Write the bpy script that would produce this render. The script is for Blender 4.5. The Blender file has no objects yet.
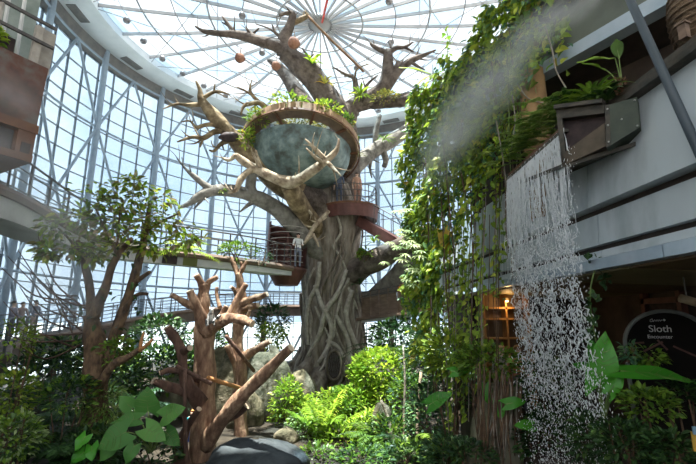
import bpy, bmesh, math, random
import numpy as np
from mathutils import Vector, Matrix

random.seed(11)
RNG = np.random.default_rng(11)
scene = bpy.context.scene
COL = scene.collection
R_ = math.radians

# ------------------------------------------------------------------ camera, world, sun, exposure
EYE = 3.5
FPX = 420.0
PITCH = R_(11.8)
cam_data = bpy.data.cameras.new('camera')
cam_data.sensor_width = 36.0
cam_data.lens = FPX / 696.0 * 36.0
cam_data.clip_start = 0.05
cam_data.clip_end = 2000
cam = bpy.data.objects.new('camera', cam_data)
cam.location = (0, 0, EYE)
cam.rotation_euler = (R_(90) + PITCH, 0, 0)
COL.objects.link(cam)
scene.camera = cam

SKY_STRENGTH = 1.0
world = bpy.data.worlds.new('sky')
scene.world = world
world.use_nodes = True
wn = world.node_tree
wn.nodes.clear()
w_out = wn.nodes.new('ShaderNodeOutputWorld')
w_bg = wn.nodes.new('ShaderNodeBackground')
w_tc = wn.nodes.new('ShaderNodeTexCoord')
w_noise = wn.nodes.new('ShaderNodeTexNoise')
w_noise.inputs['Scale'].default_value = 5.0
w_noise.inputs['Detail'].default_value = 6.0
w_ramp = wn.nodes.new('ShaderNodeValToRGB')
w_ramp.color_ramp.elements[0].position = 0.36
w_ramp.color_ramp.elements[0].color = (0.62, 0.74, 0.86, 1)
w_ramp.color_ramp.elements[1].position = 0.62
w_ramp.color_ramp.elements[1].color = (0.90, 0.94, 0.98, 1)
wn.links.new(w_tc.outputs['Generated'], w_noise.inputs['Vector'])
wn.links.new(w_noise.outputs['Fac'], w_ramp.inputs['Fac'])
wn.links.new(w_ramp.outputs['Color'], w_bg.inputs['Color'])
w_bg.inputs['Strength'].default_value = SKY_STRENGTH
wn.links.new(w_bg.outputs['Background'], w_out.inputs['Surface'])

SUN_TO = Vector((-0.10, -0.06, 0.99)).normalized()      # direction towards the sun
sun_data = bpy.data.lights.new('sun', 'SUN')
sun_data.energy = 20.0
sun_data.angle = R_(0.6)
sun_data.color = (1.0, 0.93, 0.80)
sun = bpy.data.objects.new('sun', sun_data)
sun.rotation_euler = SUN_TO.to_track_quat('Z', 'Y').to_euler()
sun.location = (-20, -10, 45)
COL.objects.link(sun)

scene.view_settings.view_transform = 'Standard'
scene.view_settings.look = 'None'
scene.view_settings.gamma = 1.0
scene.view_settings.use_curve_mapping = False
scene.view_settings.exposure = 0.9
scene.cycles.max_bounces = 8
scene.cycles.transparent_max_bounces = 24
scene.cycles.sample_clamp_indirect = 6.0
scene.cycles.volume_bounces = 1

# ------------------------------------------------------------------ helpers
def P(px, py, d):
    """photo pixel at ground distance d ahead of the camera -> point in the place"""
    a, b = px - 348.0, 232.0 - py
    fwd = FPX * math.cos(PITCH) - b * math.sin(PITCH)
    up = b * math.cos(PITCH) + FPX * math.sin(PITCH)
    return Vector((a / fwd * d, d, EYE + up / fwd * d))

def SC(py, d):
    """metres for one pixel at that distance"""
    b = 232.0 - py
    return d / (FPX * math.cos(PITCH) - b * math.sin(PITCH))

def V(*a):
    return Vector(a)

ORIGIN = {}

def props(o, label=None, cat=None, group=None, kind=None):
    if label: o['label'] = label
    if cat: o['category'] = cat
    if group: o['group'] = group
    if kind: o['kind'] = kind
    return o

def thing(name, loc, label=None, cat=None, group=None, kind=None):
    o = bpy.data.objects.new(name, None)
    o.empty_display_size = 0.2
    o.location = loc
    COL.objects.link(o)
    ORIGIN[o.name] = Vector(loc)
    return props(o, label, cat, group, kind)

def _wo(parent):
    return ORIGIN.get(parent.name, Vector((0, 0, 0))) if parent else None

class MB:
    """mesh builder working in world coordinates"""
    def __init__(self):
        self.v = []; self.f = []; self.m = []; self.t = []
    def add(self, verts, faces, mi=0, tint=None):
        n = len(self.v)
        self.v.extend([tuple(p) for p in verts])
        tt = random.random() if tint is None else tint
        for f in faces:
            self.f.append(tuple(i + n for i in f)); self.m.append(mi); self.t.append(tt)
    def box(self, c, s, rz=0.0, mi=0, rot=None):
        hx, hy, hz = s[0] / 2, s[1] / 2, s[2] / 2
        pts = [Vector((x, y, z)) for z in (-hz, hz) for y in (-hy, hy) for x in (-hx, hx)]
        M = rot if rot is not None else Matrix.Rotation(rz, 3, 'Z')
        self.add([Vector(c) + M @ p for p in pts],
                 [(0, 2, 3, 1), (4, 5, 7, 6), (0, 1, 5, 4), (2, 6, 7, 3), (0, 4, 6, 2), (1, 3, 7, 5)], mi)
        return self
    def beam(self, p0, p1, w, h, mi=0):
        p0, p1 = Vector(p0), Vector(p1)
        d = (p1 - p0)
        L = d.length
        d.normalize()
        up = Vector((0, 0, 1)) if abs(d.z) < 0.98 else Vector((0, 1, 0))
        s = d.cross(up).normalized()
        u = s.cross(d).normalized()
        M = Matrix((d, s, u)).transposed()
        return self.box((p0 + p1) / 2, (L, w, h), mi=mi, rot=M)
    def tube(self, pts, rad, seg=8, caps=True, mi=0, wob=0.0, sub=0, tint=None, seed=None):
        pts = [Vector(p) for p in pts]
        if not hasattr(rad, '__len__'):
            rad = [rad] * len(pts)
        rad = list(rad)
        if sub:
            pts, rad = catmull(pts, rad, sub)
        n = len(pts)
        rr = random.Random(seed if seed is not None else random.random())
        ph = [rr.uniform(0, 6.28) for _ in range(6)]
        verts = []
        prev = None
        for i in range(n):
            d = (pts[min(i + 1, n - 1)] - pts[max(i - 1, 0)])
            if d.length < 1e-9: d = Vector((0, 0, 1))
            d.normalize()
            if prev is None:
                a = Vector((0, 0, 1)) if abs(d.z) < 0.9 else Vector((1, 0, 0))
                x = d.cross(a).normalized()
            else:
                x = (prev - d * prev.dot(d))
                x = x.normalized() if x.length > 1e-6 else d.orthogonal().normalized()
            prev = x
            y = d.cross(x)
            for k in range(seg):
                an = 2 * math.pi * k / seg
                r = rad[i]
                if wob:
                    r *= 1 + wob * (math.sin(2 * an + ph[0] + i * .35) * .6 + math.sin(3 * an + ph[1] - i * .5) * .5
                                    + math.sin(5 * an + ph[2] + i * .22) * .35 + math.sin(i * .9 + ph[3]) * .5)
                verts.append(pts[i] + x * (math.cos(an) * r) + y * (math.sin(an) * r))
        faces = []
        for i in range(n - 1):
            for k in range(seg):
                k2 = (k + 1) % seg
                faces.append((i * seg + k, i * seg + k2, (i + 1) * seg + k2, (i + 1) * seg + k))
        if caps:
            faces.append(tuple(range(seg - 1, -1, -1)))
            faces.append(tuple((n - 1) * seg + k for k in range(seg)))
        self.add(verts, faces, mi, tint)
        return self
    def lathe(self, c, prof, seg=20, mi=0, a0=0.0, a1=None):
        full = a1 is None
        a1 = a0 + 2 * math.pi if full else a1
        c = Vector(c); verts = []; faces = []
        m = seg if full else seg + 1
        for (r, z) in prof:
            for k in range(m):
                an = a0 + (a1 - a0) * k / seg
                verts.append(c + Vector((r * math.cos(an), r * math.sin(an), z)))
        for i in range(len(prof) - 1):
            for k in range(seg):
                k2 = (k + 1) % m if full else k + 1
                faces.append((i * m + k, i * m + k2, (i + 1) * m + k2, (i + 1) * m + k))
        self.add(verts, faces, mi)
        return self
    def blob(self, c, r, seg=12, rings=8, rough=0.12, seed=0, mi=0, flat=None):
        rr = random.Random(seed)
        ph = [rr.uniform(0, 6.28) for _ in range(9)]
        c = Vector(c); verts = []; faces = []
        for i in range(rings + 1):
            th = math.pi * i / rings
            for k in range(seg):
                an = 2 * math.pi * k / seg
                q = 1 + rough * (math.sin(2 * an + ph[0] + 2 * th) + .7 * math.sin(3 * an + ph[1] - 3 * th) + .5 * math.sin(5 * th + ph[2] + an)
                                 + .45 * math.sin(7 * an + ph[3] + 4 * th)) 
                verts.append(c + Vector((r[0] * q * math.sin(th) * math.cos(an), r[1] * q * math.sin(th) * math.sin(an), r[2] * q * math.cos(th))))
        for i in range(rings):
            for k in range(seg):
                k2 = (k + 1) % seg
                faces.append((i * seg + k, (i + 1) * seg + k, (i + 1) * seg + k2, i * seg + k2))
        self.add(verts, faces, mi)
        return self
    def prism(self, poly, z0, z1, mi=0):
        n = len(poly)
        verts = [(x, y, z0) for x, y in poly] + [(x, y, z1) for x, y in poly]
        faces = [tuple(range(n - 1, -1, -1)), tuple(range(n, 2 * n))]
        for i in range(n):
            j = (i + 1) % n
            faces.append((i, j, n + j, n + i))
        self.add(verts, faces, mi)
        return self
    def quadstrip(self, A, B, mi=0):
        n = len(A)
        self.add(list(A) + list(B), [(i, i + 1, n + i + 1, n + i) for i in range(n - 1)], mi)
        return self
    def build(self, name, mat, parent=None, smooth=False, label=None, cat=None, group=None, kind=None, auto=None):
        me = bpy.data.meshes.new(name)
        va = np.array(self.v, dtype=np.float64).reshape(-1, 3)
        if parent is None:
            lo, hi = va.min(0), va.max(0)
            loc = Vector(((lo[0] + hi[0]) / 2, (lo[1] + hi[1]) / 2, lo[2]))
        else:
            loc = _wo(parent)
        va = va - np.array(loc)
        me.from_pydata(va.tolist(), [], self.f)
        mats = mat if isinstance(mat, (list, tuple)) else [mat]
        for m in mats: me.materials.append(m)
        if len(mats) > 1: me.polygons.foreach_set('material_index', self.m)
        at = me.attributes.new('tint', 'FLOAT', 'FACE')
        at.data.foreach_set('value', self.t)
        if smooth:
            me.polygons.foreach_set('use_smooth', [True] * len(self.f))
        me.update()
        o = bpy.data.objects.new(name, me)
        COL.objects.link(o)
        if parent is None:
            o.location = loc
        else:
            o.parent = parent
        ORIGIN[o.name] = Vector(loc)
        return props(o, label, cat, group, kind)

def catmull(pts, rad, sub):
    op, orr = [], []
    n = len(pts)
    for i in range(n - 1):
        p0, p1, p2, p3 = pts[max(i - 1, 0)], pts[i], pts[i + 1], pts[min(i + 2, n - 1)]
        for k in range(sub):
            t = k / sub
            t2, t3 = t * t, t * t * t
            op.append(0.5 * ((2 * p1) + (-p0 + p2) * t + (2 * p0 - 5 * p1 + 4 * p2 - p3) * t2 + (-p0 + 3 * p1 - 3 * p2 + p3) * t3))
            orr.append(rad[i] + (rad[i + 1] - rad[i]) * t)
    op.append(pts[-1]); orr.append(rad[-1])
    return op, orr

def linked(src, parent, loc=None, rz=None, rot=None, name=None):
    """copy of a part that shares its mesh"""
    o = src.copy()
    if name: o.name = name
    COL.objects.link(o)
    o.parent = parent
    if loc is not None: o.location = loc
    if rz is not None: o.rotation_euler = (0, 0, rz)
    if rot is not None: o.rotation_euler = rot
    return o

# ------------------------------------------------------------------ materials
def nmat(name, c1, c2, scale=4.0, rough=0.7, bump=0.0, metal=0.0, stretch=(1, 1, 1), detail=6.0, lo=0.35, hi=0.65, bscale=None, spec=0.4, c3=None):
    m = bpy.data.materials.new(name)
    m.use_nodes = True
    nt = m.node_tree; N = nt.nodes; L = nt.links
    b = N['Principled BSDF']
    tc = N.new('ShaderNodeTexCoord'); mp = N.new('ShaderNodeMapping')
    mp.inputs['Scale'].default_value = stretch
    L.new(tc.outputs['Object'], mp.inputs['Vector'])
    nz = N.new('ShaderNodeTexNoise'); nz.inputs['Scale'].default_value = scale; nz.inputs['Detail'].default_value = detail
    nz.inputs['Roughness'].default_value = 0.6
    L.new(mp.outputs['Vector'], nz.inputs['Vector'])
    rp = N.new('ShaderNodeValToRGB')
    e = rp.color_ramp.elements
    e[0].position = lo; e[0].color = (*c1, 1); e[1].position = hi; e[1].color = (*c2, 1)
    if c3:
        q = e.new((lo + hi) / 2); q.color = (*c3, 1)
    L.new(nz.outputs['Fac'], rp.inputs['Fac'])
    L.new(rp.outputs['Color'], b.inputs['Base Color'])
    b.inputs['Roughness'].default_value = rough
    b.inputs['Metallic'].default_value = metal
    b.inputs['Specular IOR Level'].default_value = spec
    if bump:
        n2 = N.new('ShaderNodeTexNoise'); n2.inputs['Scale'].default_value = bscale or scale * 2.5; n2.inputs['Detail'].default_value = 8
        L.new(mp.outputs['Vector'], n2.inputs['Vector'])
        bp = N.new('ShaderNodeBump'); bp.inputs['Strength'].default_value = bump; bp.inputs['Distance'].default_value = 0.06
        L.new(n2.outputs['Fac'], bp.inputs['Height']); L.new(bp.outputs['Normal'], b.inputs['Normal'])
    return m

def leafmat(name, c1, c2, c3=None, trans=0.35, rough=0.42):
    """leaf: colour differs leaf by leaf, light passes through"""
    m = bpy.data.materials.new(name)
    m.use_nodes = True
    nt = m.node_tree; N = nt.nodes; L = nt.links
    b = N['Principled BSDF']; out = N['Material Output']
    at = N.new('ShaderNodeAttribute'); at.attribute_name = 'tint'
    rp = N.new('ShaderNodeValToRGB'); e = rp.color_ramp.elements
    e[0].position = 0.1; e[0].color = (*c1, 1); e[1].position = 0.85; e[1].color = (*c2, 1)
    if c3:
        q = e.new(1.0); q.color = (*c3, 1)
    L.new(at.outputs['Fac'], rp.inputs['Fac'])
    L.new(rp.outputs['Color'], b.inputs['Base Color'])
    b.inputs['Roughness'].default_value = rough
    b.inputs['Specular IOR Level'].default_value = 0.35
    tr = N.new('ShaderNodeBsdfTranslucent'); L.new(rp.outputs['Color'], tr.inputs['Color'])
    mx = N.new('ShaderNodeMixShader'); mx.inputs[0].default_value = trans
    L.new(b.outputs[0], mx.inputs[1]); L.new(tr.outputs[0], mx.inputs[2]); L.new(mx.outputs[0], out.inputs['Surface'])
    return m

def glassmat(name, tint, gloss=0.08, haze=0.0, hazecol=(0.8, 0.88, 0.95)):
    m = bpy.data.materials.new(name)
    m.use_nodes = True
    nt = m.node_tree; N = nt.nodes; L = nt.links
    N.remove(N['Principled BSDF']); out = N['Material Output']
    t = N.new('ShaderNodeBsdfTransparent'); t.inputs[0].default_value = (*tint, 1)
    g = N.new('ShaderNodeBsdfGlossy'); g.inputs['Roughness'].default_value = 0.05
    mx = N.new('ShaderNodeMixShader'); mx.inputs[0].default_value = gloss
    L.new(t.outputs[0], mx.inputs[1]); L.new(g.outputs[0], mx.inputs[2])
    last = mx
    if haze:
        d = N.new('ShaderNodeBsdfTranslucent'); d.inputs[0].default_value = (*hazecol, 1)
        d2 = N.new('ShaderNodeBsdfDiffuse'); d2.inputs[0].default_value = (*hazecol, 1)
        m0 = N.new('ShaderNodeMixShader'); m0.inputs[0].default_value = 0.3
        L.new(d.outputs[0], m0.inputs[1]); L.new(d2.outputs[0], m0.inputs[2])
        m2 = N.new('ShaderNodeMixShader'); m2.inputs[0].default_value = haze
        L.new(mx.outputs[0], m2.inputs[1]); L.new(m0.outputs[0], m2.inputs[2]); last = m2
    L.new(last.outputs[0], out.inputs['Surface'])
    return m

def emat(name, col, s):
    m = bpy.data.materials.new(name); m.use_nodes = True
    b = m.node_tree.nodes['Principled BSDF']
    b.inputs['Base Color'].default_value = (*col, 1)
    b.inputs['Emission Color'].default_value = (*col, 1)
    b.inputs['Emission Strength'].default_value = s
    return m

M = {}
M['soil'] = nmat('soil', (0.02, 0.015, 0.01), (0.055, 0.042, 0.028), 1.6, 0.95, 0.6)
M['sand'] = nmat('pale_ground', (0.26, 0.26, 0.25), (0.36, 0.36, 0.35), 0.05, 0.9)
M['steel'] = nmat('blue_grey_steel', (0.25, 0.31, 0.38), (0.31, 0.38, 0.45), 3, 0.45)
M['mullion'] = nmat('mullion_grey', (0.09, 0.115, 0.14), (0.13, 0.16, 0.19), 3, 0.45)
M['soffit'] = nmat('soffit_white', (0.62, 0.66, 0.68), (0.72, 0.75, 0.77), 0.8, 0.7)
M['soffit_dark'] = nmat('soffit_edge', (0.13, 0.13, 0.13), (0.2, 0.19, 0.18), 2, 0.7)
M['rib'] = nmat('roof_rib_grey', (0.26, 0.26, 0.27), (0.34, 0.34, 0.35), 2, 0.5)
M['rib_d'] = nmat('roof_cable', (0.22, 0.22, 0.24), (0.32, 0.32, 0.34), 2, 0.5)
M['red'] = nmat('red_paint', (0.50, 0.05, 0.04), (0.60, 0.08, 0.06), 2, 0.5)
M['pane'] = glassmat('wall_glass', (0.72, 0.80, 0.86), 0.05, 0.06)
M['pane_roof2'] = glassmat('roof_glass_blue', (0.64, 0.74, 0.82), 0.03, 0.05, (0.8, 0.9, 0.97))
M['pane_roof'] = glassmat('roof_glass', (0.78, 0.82, 0.85), 0.03, 0.05, (0.92, 0.95, 0.97))
M['clad'] = nmat('grey_cladding', (0.34, 0.385, 0.41), (0.48, 0.525, 0.55), 0.9, 0.5, 0.05, stretch=(1, 1, .35), c3=(0.50, 0.55, 0.58))
M['fascia'] = nmat('metal_fascia', (0.30, 0.36, 0.42), (0.44, 0.50, 0.56), 1.2, 0.35, metal=0.35)
M['olive'] = nmat('olive_slab', (0.07, 0.08, 0.068), (0.12, 0.135, 0.115), 1.2, 0.7)
M['bluestrip'] = nmat('blue_grey_strip', (0.30, 0.38, 0.45), (0.38, 0.45, 0.52), 2, 0.5)
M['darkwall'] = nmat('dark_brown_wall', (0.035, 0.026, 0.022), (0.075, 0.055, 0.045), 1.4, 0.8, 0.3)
M['ceilwood'] = nmat('brown_ceiling', (0.10, 0.06, 0.03), (0.17, 0.11, 0.05), 1.0, 0.6)
M['ceilolive'] = nmat('olive_ceiling', (0.15, 0.13, 0.06), (0.22, 0.18, 0.09), 1.0, 0.6)
M['tan'] = nmat('tan_plaster', (0.22, 0.13, 0.06), (0.34, 0.21, 0.10), 2.0, 0.8, 0.1)
M['trough'] = nmat('weathered_trough', (0.03, 0.028, 0.022), (0.085, 0.07, 0.052), 3, 0.6, 0.25, stretch=(1, 1, 2))
M['trough_end'] = nmat('green_trough_plate', (0.022, 0.034, 0.022), (0.06, 0.075, 0.048), 3, 0.5, 0.2)
M['bolt'] = nmat('bolt', (0.5, 0.5, 0.48), (0.6, 0.6, 0.58), 8, 0.4, metal=0.6)
M['pipe'] = nmat('grey_pipe', (0.05, 0.065, 0.08), (0.08, 0.10, 0.12), 1.0, 0.5)
M['wicker'] = nmat('wicker', (0.12, 0.08, 0.05), (0.25, 0.17, 0.11), 14, 0.8, 0.6, stretch=(1, 1, 5))
M['rust'] = nmat('rust_panel', (0.055, 0.028, 0.022), (0.13, 0.115, 0.105), 1.8, 0.5, 0.1, lo=0.38, hi=0.62, c3=(0.115, 0.048, 0.034))
M['brownframe'] = nmat('brown_frame', (0.10, 0.042, 0.022), (0.17, 0.075, 0.036), 3, 0.6, 0.1)
M['darkgrille'] = nmat('dark_grille', (0.02, 0.012, 0.012), (0.05, 0.03, 0.03), 6, 0.7)  # near-black for dark parts and for shade painted into openings
M['verdigris'] = nmat('verdigris_panel', (0.16, 0.20, 0.18), (0.32, 0.36, 0.34), 1.5, 0.6, 0.1)
M['rail'] = nmat('dark_rail', (0.06, 0.055, 0.055), (0.11, 0.10, 0.10), 5, 0.5)
M['railpost'] = nmat('rail_post', (0.30, 0.27, 0.24), (0.42, 0.38, 0.34), 5, 0.5)
M['concrete'] = nmat('pale_concrete', (0.46, 0.46, 0.46), (0.64, 0.64, 0.64), 0.9, 0.8, 0.1)
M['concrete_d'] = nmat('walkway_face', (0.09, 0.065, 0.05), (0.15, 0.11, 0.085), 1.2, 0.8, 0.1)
M['deckwood'] = nmat('deck_wood', (0.12, 0.08, 0.06), (0.22, 0.15, 0.11), 2, 0.75, 0.2, stretch=(1, 1, 4))
M['redoxide'] = nmat('red_oxide', (0.08, 0.03, 0.026), (0.15, 0.06, 0.05), 1.6, 0.6, 0.15)
M['bark'] = nmat('grey_bark', (0.10, 0.075, 0.055), (0.30, 0.26, 0.22), 2.6, 0.9, 1.0, stretch=(1.4, 1.4, .35), bscale=6, c3=(0.20, 0.165, 0.135))
M['bark_up'] = nmat('brown_grey_bark', (0.055, 0.04, 0.034), (0.18, 0.145, 0.125), 2.6, 0.9, 1.0, bscale=7)
M['bark_ochre'] = nmat('ochre_bark', (0.085, 0.055, 0.028), (0.36, 0.27, 0.16), 2.4, 0.8, 0.9, bscale=6, c3=(0.19, 0.135, 0.075))
M['bark_pale'] = nmat('pale_bark', (0.16, 0.11, 0.07), (0.50, 0.41, 0.30), 3, 0.8, 0.9, c3=(0.34, 0.265, 0.185))
M['bark_far'] = nmat('pale_grey_bark', (0.10, 0.09, 0.078), (0.27, 0.25, 0.22), 2.6, 0.85, 0.9, c3=(0.18, 0.165, 0.145))
M['dead'] = nmat('reddish_dead_wood', (0.13, 0.068, 0.042), (0.44, 0.29, 0.185), 4.2, 0.85, 1.0, stretch=(1.3, 1.3, .45), bscale=11, c3=(0.26, 0.15, 0.093))
M['cut'] = nmat('cut_wood', (0.50, 0.36, 0.25), (0.62, 0.47, 0.34), 6, 0.8, 0.2)
M['dead_d'] = nmat('dark_dead_wood', (0.06, 0.03, 0.022), (0.18, 0.10, 0.07), 3.5, 0.85, 0.8, stretch=(1.3, 1.3, .5))
M['bark_live'] = nmat('living_bark', (0.055, 0.032, 0.022), (0.22, 0.135, 0.075), 5, 0.9, 1.0, stretch=(1.2, 1.2, .6))
M['pod'] = nmat('teal_patina', (0.055, 0.065, 0.055), (0.23, 0.29, 0.28), 1.8, 0.55, 0.4, c3=(0.115, 0.165, 0.165), bscale=7, detail=9)
M['ringwood'] = nmat('ring_wood', (0.23, 0.14, 0.08), (0.40, 0.27, 0.17), 2.4, 0.7, 0.2, stretch=(1, 1, .4))
M['pot'] = nmat('brown_pot', (0.20, 0.09, 0.06), (0.34, 0.17, 0.11), 6, 0.8, 0.3)
M['rock'] = nmat('boulder', (0.05, 0.048, 0.026), (0.24, 0.20, 0.14), 3.0, 0.9, 1.0, c3=(0.13, 0.115, 0.072))
M['rock_d'] = nmat('dark_rock', (0.018, 0.023, 0.028), (0.05, 0.06, 0.066), 2.6, 0.7, 0.5)
M['rock_g'] = nmat('mossy_rock', (0.10, 0.09, 0.05), (0.26, 0.24, 0.17), 2.5, 0.9, 0.7, stretch=(1, 1, .4))
M['rootpale'] = nmat('pale_roots', (0.17, 0.145, 0.115), (0.34, 0.30, 0.25), 4, 0.85, 0.4)
M['rootbrown'] = nmat('brown_roots', (0.06, 0.035, 0.02), (0.16, 0.095, 0.055), 4, 0.85, 0.3)
M['rootlight'] = nmat('light_trunk_roots', (0.26, 0.235, 0.20), (0.46, 0.42, 0.36), 4, 0.85, 0.4)
M['stem'] = nmat('green_stem', (0.10, 0.16, 0.04), (0.20, 0.26, 0.08), 4, 0.6)
M['rope'] = nmat('rope', (0.16, 0.09, 0.05), (0.26, 0.15, 0.09), 20, 0.9)
M['orangewood'] = nmat('orange_pole', (0.34, 0.15, 0.05), (0.48, 0.23, 0.09), 4, 0.7)
M['fixture'] = nmat('fixture_grey', (0.16, 0.15, 0.16), (0.25, 0.24, 0.25), 5, 0.5)
M['signface'] = nmat('sign_face', (0.008, 0.007, 0.006), (0.014, 0.011, 0.009), 2, 0.7, spec=.08)
M['signframe'] = nmat('sign_frame', (0.15, 0.16, 0.15), (0.22, 0.23, 0.21), 4, 0.5)
M['letters'] = nmat('letters_white', (0.62, 0.62, 0.60), (0.68, 0.68, 0.66), 4, 0.6)
M['spot'] = nmat('brass_spot', (0.24, 0.18, 0.11), (0.34, 0.26, 0.16), 4, 0.5)
M['shopwood'] = nmat('shop_wood', (0.26, 0.13, 0.04), (0.40, 0.22, 0.08), 3, 0.6)
M['doorframe'] = nmat('red_brown_frame', (0.10, 0.04, 0.03), (0.15, 0.065, 0.05), 4, 0.6)
M['white'] = nmat('white_item', (0.7, 0.7, 0.7), (0.8, 0.8, 0.8), 4, 0.6)
M['l_mid'] = leafmat('leaf_mid', (0.06, 0.13, 0.016), (0.19, 0.32, 0.035), (0.26, 0.34, 0.05))
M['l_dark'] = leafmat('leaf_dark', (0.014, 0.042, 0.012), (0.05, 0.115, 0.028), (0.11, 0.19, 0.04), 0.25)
M['l_bright'] = leafmat('leaf_bright', (0.17, 0.32, 0.025), (0.42, 0.58, 0.05), (0.55, 0.58, 0.09), 0.4)
M['l_vine'] = leafmat('leaf_vine', (0.10, 0.19, 0.02), (0.33, 0.44, 0.045), (0.56, 0.56, 0.08), 0.42)
M['l_teal'] = leafmat('leaf_blue_green', (0.05, 0.14, 0.07), (0.15, 0.29, 0.12), (0.25, 0.38, 0.14), 0.3)
M['l_yellow'] = leafmat('leaf_yellow', (0.20, 0.17, 0.025), (0.46, 0.40, 0.06), (0.50, 0.30, 0.04), 0.35)
M['l_olive'] = leafmat('leaf_olive', (0.10, 0.12, 0.025), (0.25, 0.25, 0.06), (0.44, 0.34, 0.11), 0.35)
M['l_pale'] = leafmat('leaf_pale', (0.16, 0.26, 0.09), (0.40, 0.48, 0.22), (0.60, 0.60, 0.36), 0.35)
M['l_dry'] = leafmat('leaf_dry', (0.24, 0.18, 0.10), (0.42, 0.34, 0.20), None, 0.3)
M['l_moss'] = leafmat('moss_frond', (0.10, 0.19, 0.035), (0.26, 0.37, 0.08), (0.40, 0.48, 0.14), 0.35)
M['l_big'] = leafmat('leaf_big', (0.05, 0.24, 0.02), (0.09, 0.34, 0.03), None, 0.3, 0.3)
M['l_bigdull'] = leafmat('leaf_big_dull', (0.06, 0.19, 0.035), (0.12, 0.29, 0.06), None, 0.3, 0.5)
# ================================================================== SETTING
CX, CY, RW = -1.7, 22.5, 15.6
HR = 18.0
ZR = EYE + HR
RIN = 13.2

def ring_pt(th, r, z):
    return Vector((CX + r * math.cos(th), CY + r * math.sin(th), z))

# ground
g = MB()
nx, ny = 46, 60
xs = np.linspace(-20, 16, nx); ys = np.linspace(-6, 40, ny)
def ground_z(x, y):
    return 0.10 * math.sin(x * .9 + 1) * math.cos(y * .7) + 0.06 * math.sin(x * 2.1 + y * 1.7)
gv = [(x, y, ground_z(x, y) - 0.08) for y in ys for x in xs]
g.add(gv, [(j * nx + i, j * nx + i + 1, (j + 1) * nx + i + 1, (j + 1) * nx + i) for j in range(ny - 1) for i in range(nx - 1)])
props(g.build('floor', M['soil'], smooth=True), 'dark brown soil floor of the planted hall', kind='structure')
g = MB(); g.lathe((CX, CY, -0.6), [(18, 0), (60, -0.2), (250, -0.6), (900, -1.5)], 48)
props(g.build('ground_outside', M['sand'], smooth=True), 'pale open ground outside the glass wall', kind='structure')

# ---------------- glass wall
wall = thing('wall_back', (CX, CY, 0), 'curved glass curtain wall with blue grey steel columns and braces', kind='structure')
DTH = R_(4.75); TH0 = R_(168 + 19 * 4); NB = 48
ROWH = 1.16; NR = 19
Z0 = -0.3
# panes: one mesh, shared
c2 = 2 * RW * math.sin(DTH / 2)
mb = MB(); mb.box((CX, CY, 0), (0.02, c2 - 0.05, ROWH - 0.05))
proto = mb.build('pane', M['pane'], wall)
cands = []
for i in range(NB):
    th = TH0 - (i + 0.5) * DTH
    for j in range(NR):
        z = Z0 + (j + 0.5) * ROWH
        p = ring_pt(th, RW * math.cos(DTH / 2), z)
        q = p - Vector((0, 0, EYE))
        fw = q.y * math.cos(PITCH) + q.z * math.sin(PITCH); upc = q.z * math.cos(PITCH) - q.y * math.sin(PITCH)
        vis = False
        if fw > 1:
            sx = 348 + FPX * q.x / fw; sy = 232 - FPX * upc / fw
            vis = -8 < sx < 425 and 10 < sy < 330
        cands.append((0 if vis else 1, q.length, th, z))
cands.sort()
rest = MB(); first = True
for n, (nv, dist, th, z) in enumerate(cands):
    p = ring_pt(th, RW * math.cos(DTH / 2), z) - Vector((CX, CY, 0))
    if n < 300:
        if first:
            proto.location = p; proto.rotation_euler = (0, 0, th); first = False
        else:
            linked(proto, wall, p, th)
    else:
        rest.box(p + Vector((CX, CY, 0)), (0.02, c2 - 0.05, ROWH - 0.05), th)
rest.build('pane_field', M['pane'], wall, kind='stuff')
# mullions
ztop = Z0 + NR * ROWH
mb = MB(); mb.box((CX, CY, (Z0 + ztop) / 2), (0.14, 0.055, ztop - Z0)); mul = mb.build('mullion', M['mullion'], wall)
for i in range(NB + 1):
    th = TH0 - i * DTH
    o = mul if i == 0 else linked(mul, wall)
    o.location = (RW * math.cos(th), RW * math.sin(th), 0); o.rotation_euler = (0, 0, th)
mb = MB()
for i in range(NB):
    mb.beam(ring_pt(TH0 - i * DTH, RW, 0), ring_pt(TH0 - (i + 1) * DTH, RW, 0), 0.10, 0.05)
tr = mb.build('transom', M['mullion'], wall)
for j in range(NR + 1):
    o = tr if j == 0 else linked(tr, wall)
    o.location = (0, 0, Z0 + j * ROWH)
# steel columns, ring tubes and diagonal braces
RC = RW - 0.45
mb = MB(); mb.tube([(CX, CY, -0.3), (CX, CY, ZR)], 0.19, 12, caps=False); colm = mb.build('column', M['steel'], wall, smooth=True)
angs = [R_(168 + 19 * 4 - 19 * k) for k in range(13)]
for k, th in enumerate(angs):
    o = colm if k == 0 else linked(colm, wall)
    o.location = (RC * math.cos(th), RC * math.sin(th), 0)
lev = [EYE - 2.6, EYE + 2.4, EYE + 7.4, EYE + 12.4, EYE + 17.2]
for z in lev:
    mb = MB()
    for k in range(12):
        pts = [ring_pt(angs[k] + (angs[k + 1] - angs[k]) * t / 4, RC, z) for t in range(5)]
        mb.tube(pts, 0.075, 8, caps=False)
    mb.build('ring_tube', M['steel'], wall, smooth=True)
for k in range(12):
    for li in range(4):
        mid = ring_pt((angs[k] + angs[k + 1]) / 2, RC, 0)
        zb, zt = lev[li], lev[li + 1]
        a = ring_pt(angs[k], RC, zb if li % 2 else zt); b = ring_pt(angs[k + 1], RC, zb if li % 2 else zt)
        m_ = Vector((mid.x, mid.y, zt if li % 2 else zb))
        mb = MB(); mb.tube([a, m_], 0.085, 8, caps=False); mb.build('brace', M['steel'], wall, smooth=True)
        mb = MB(); mb.tube([m_, b], 0.085, 8, caps=False); mb.build('brace', M['steel'], wall, smooth=True)

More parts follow.
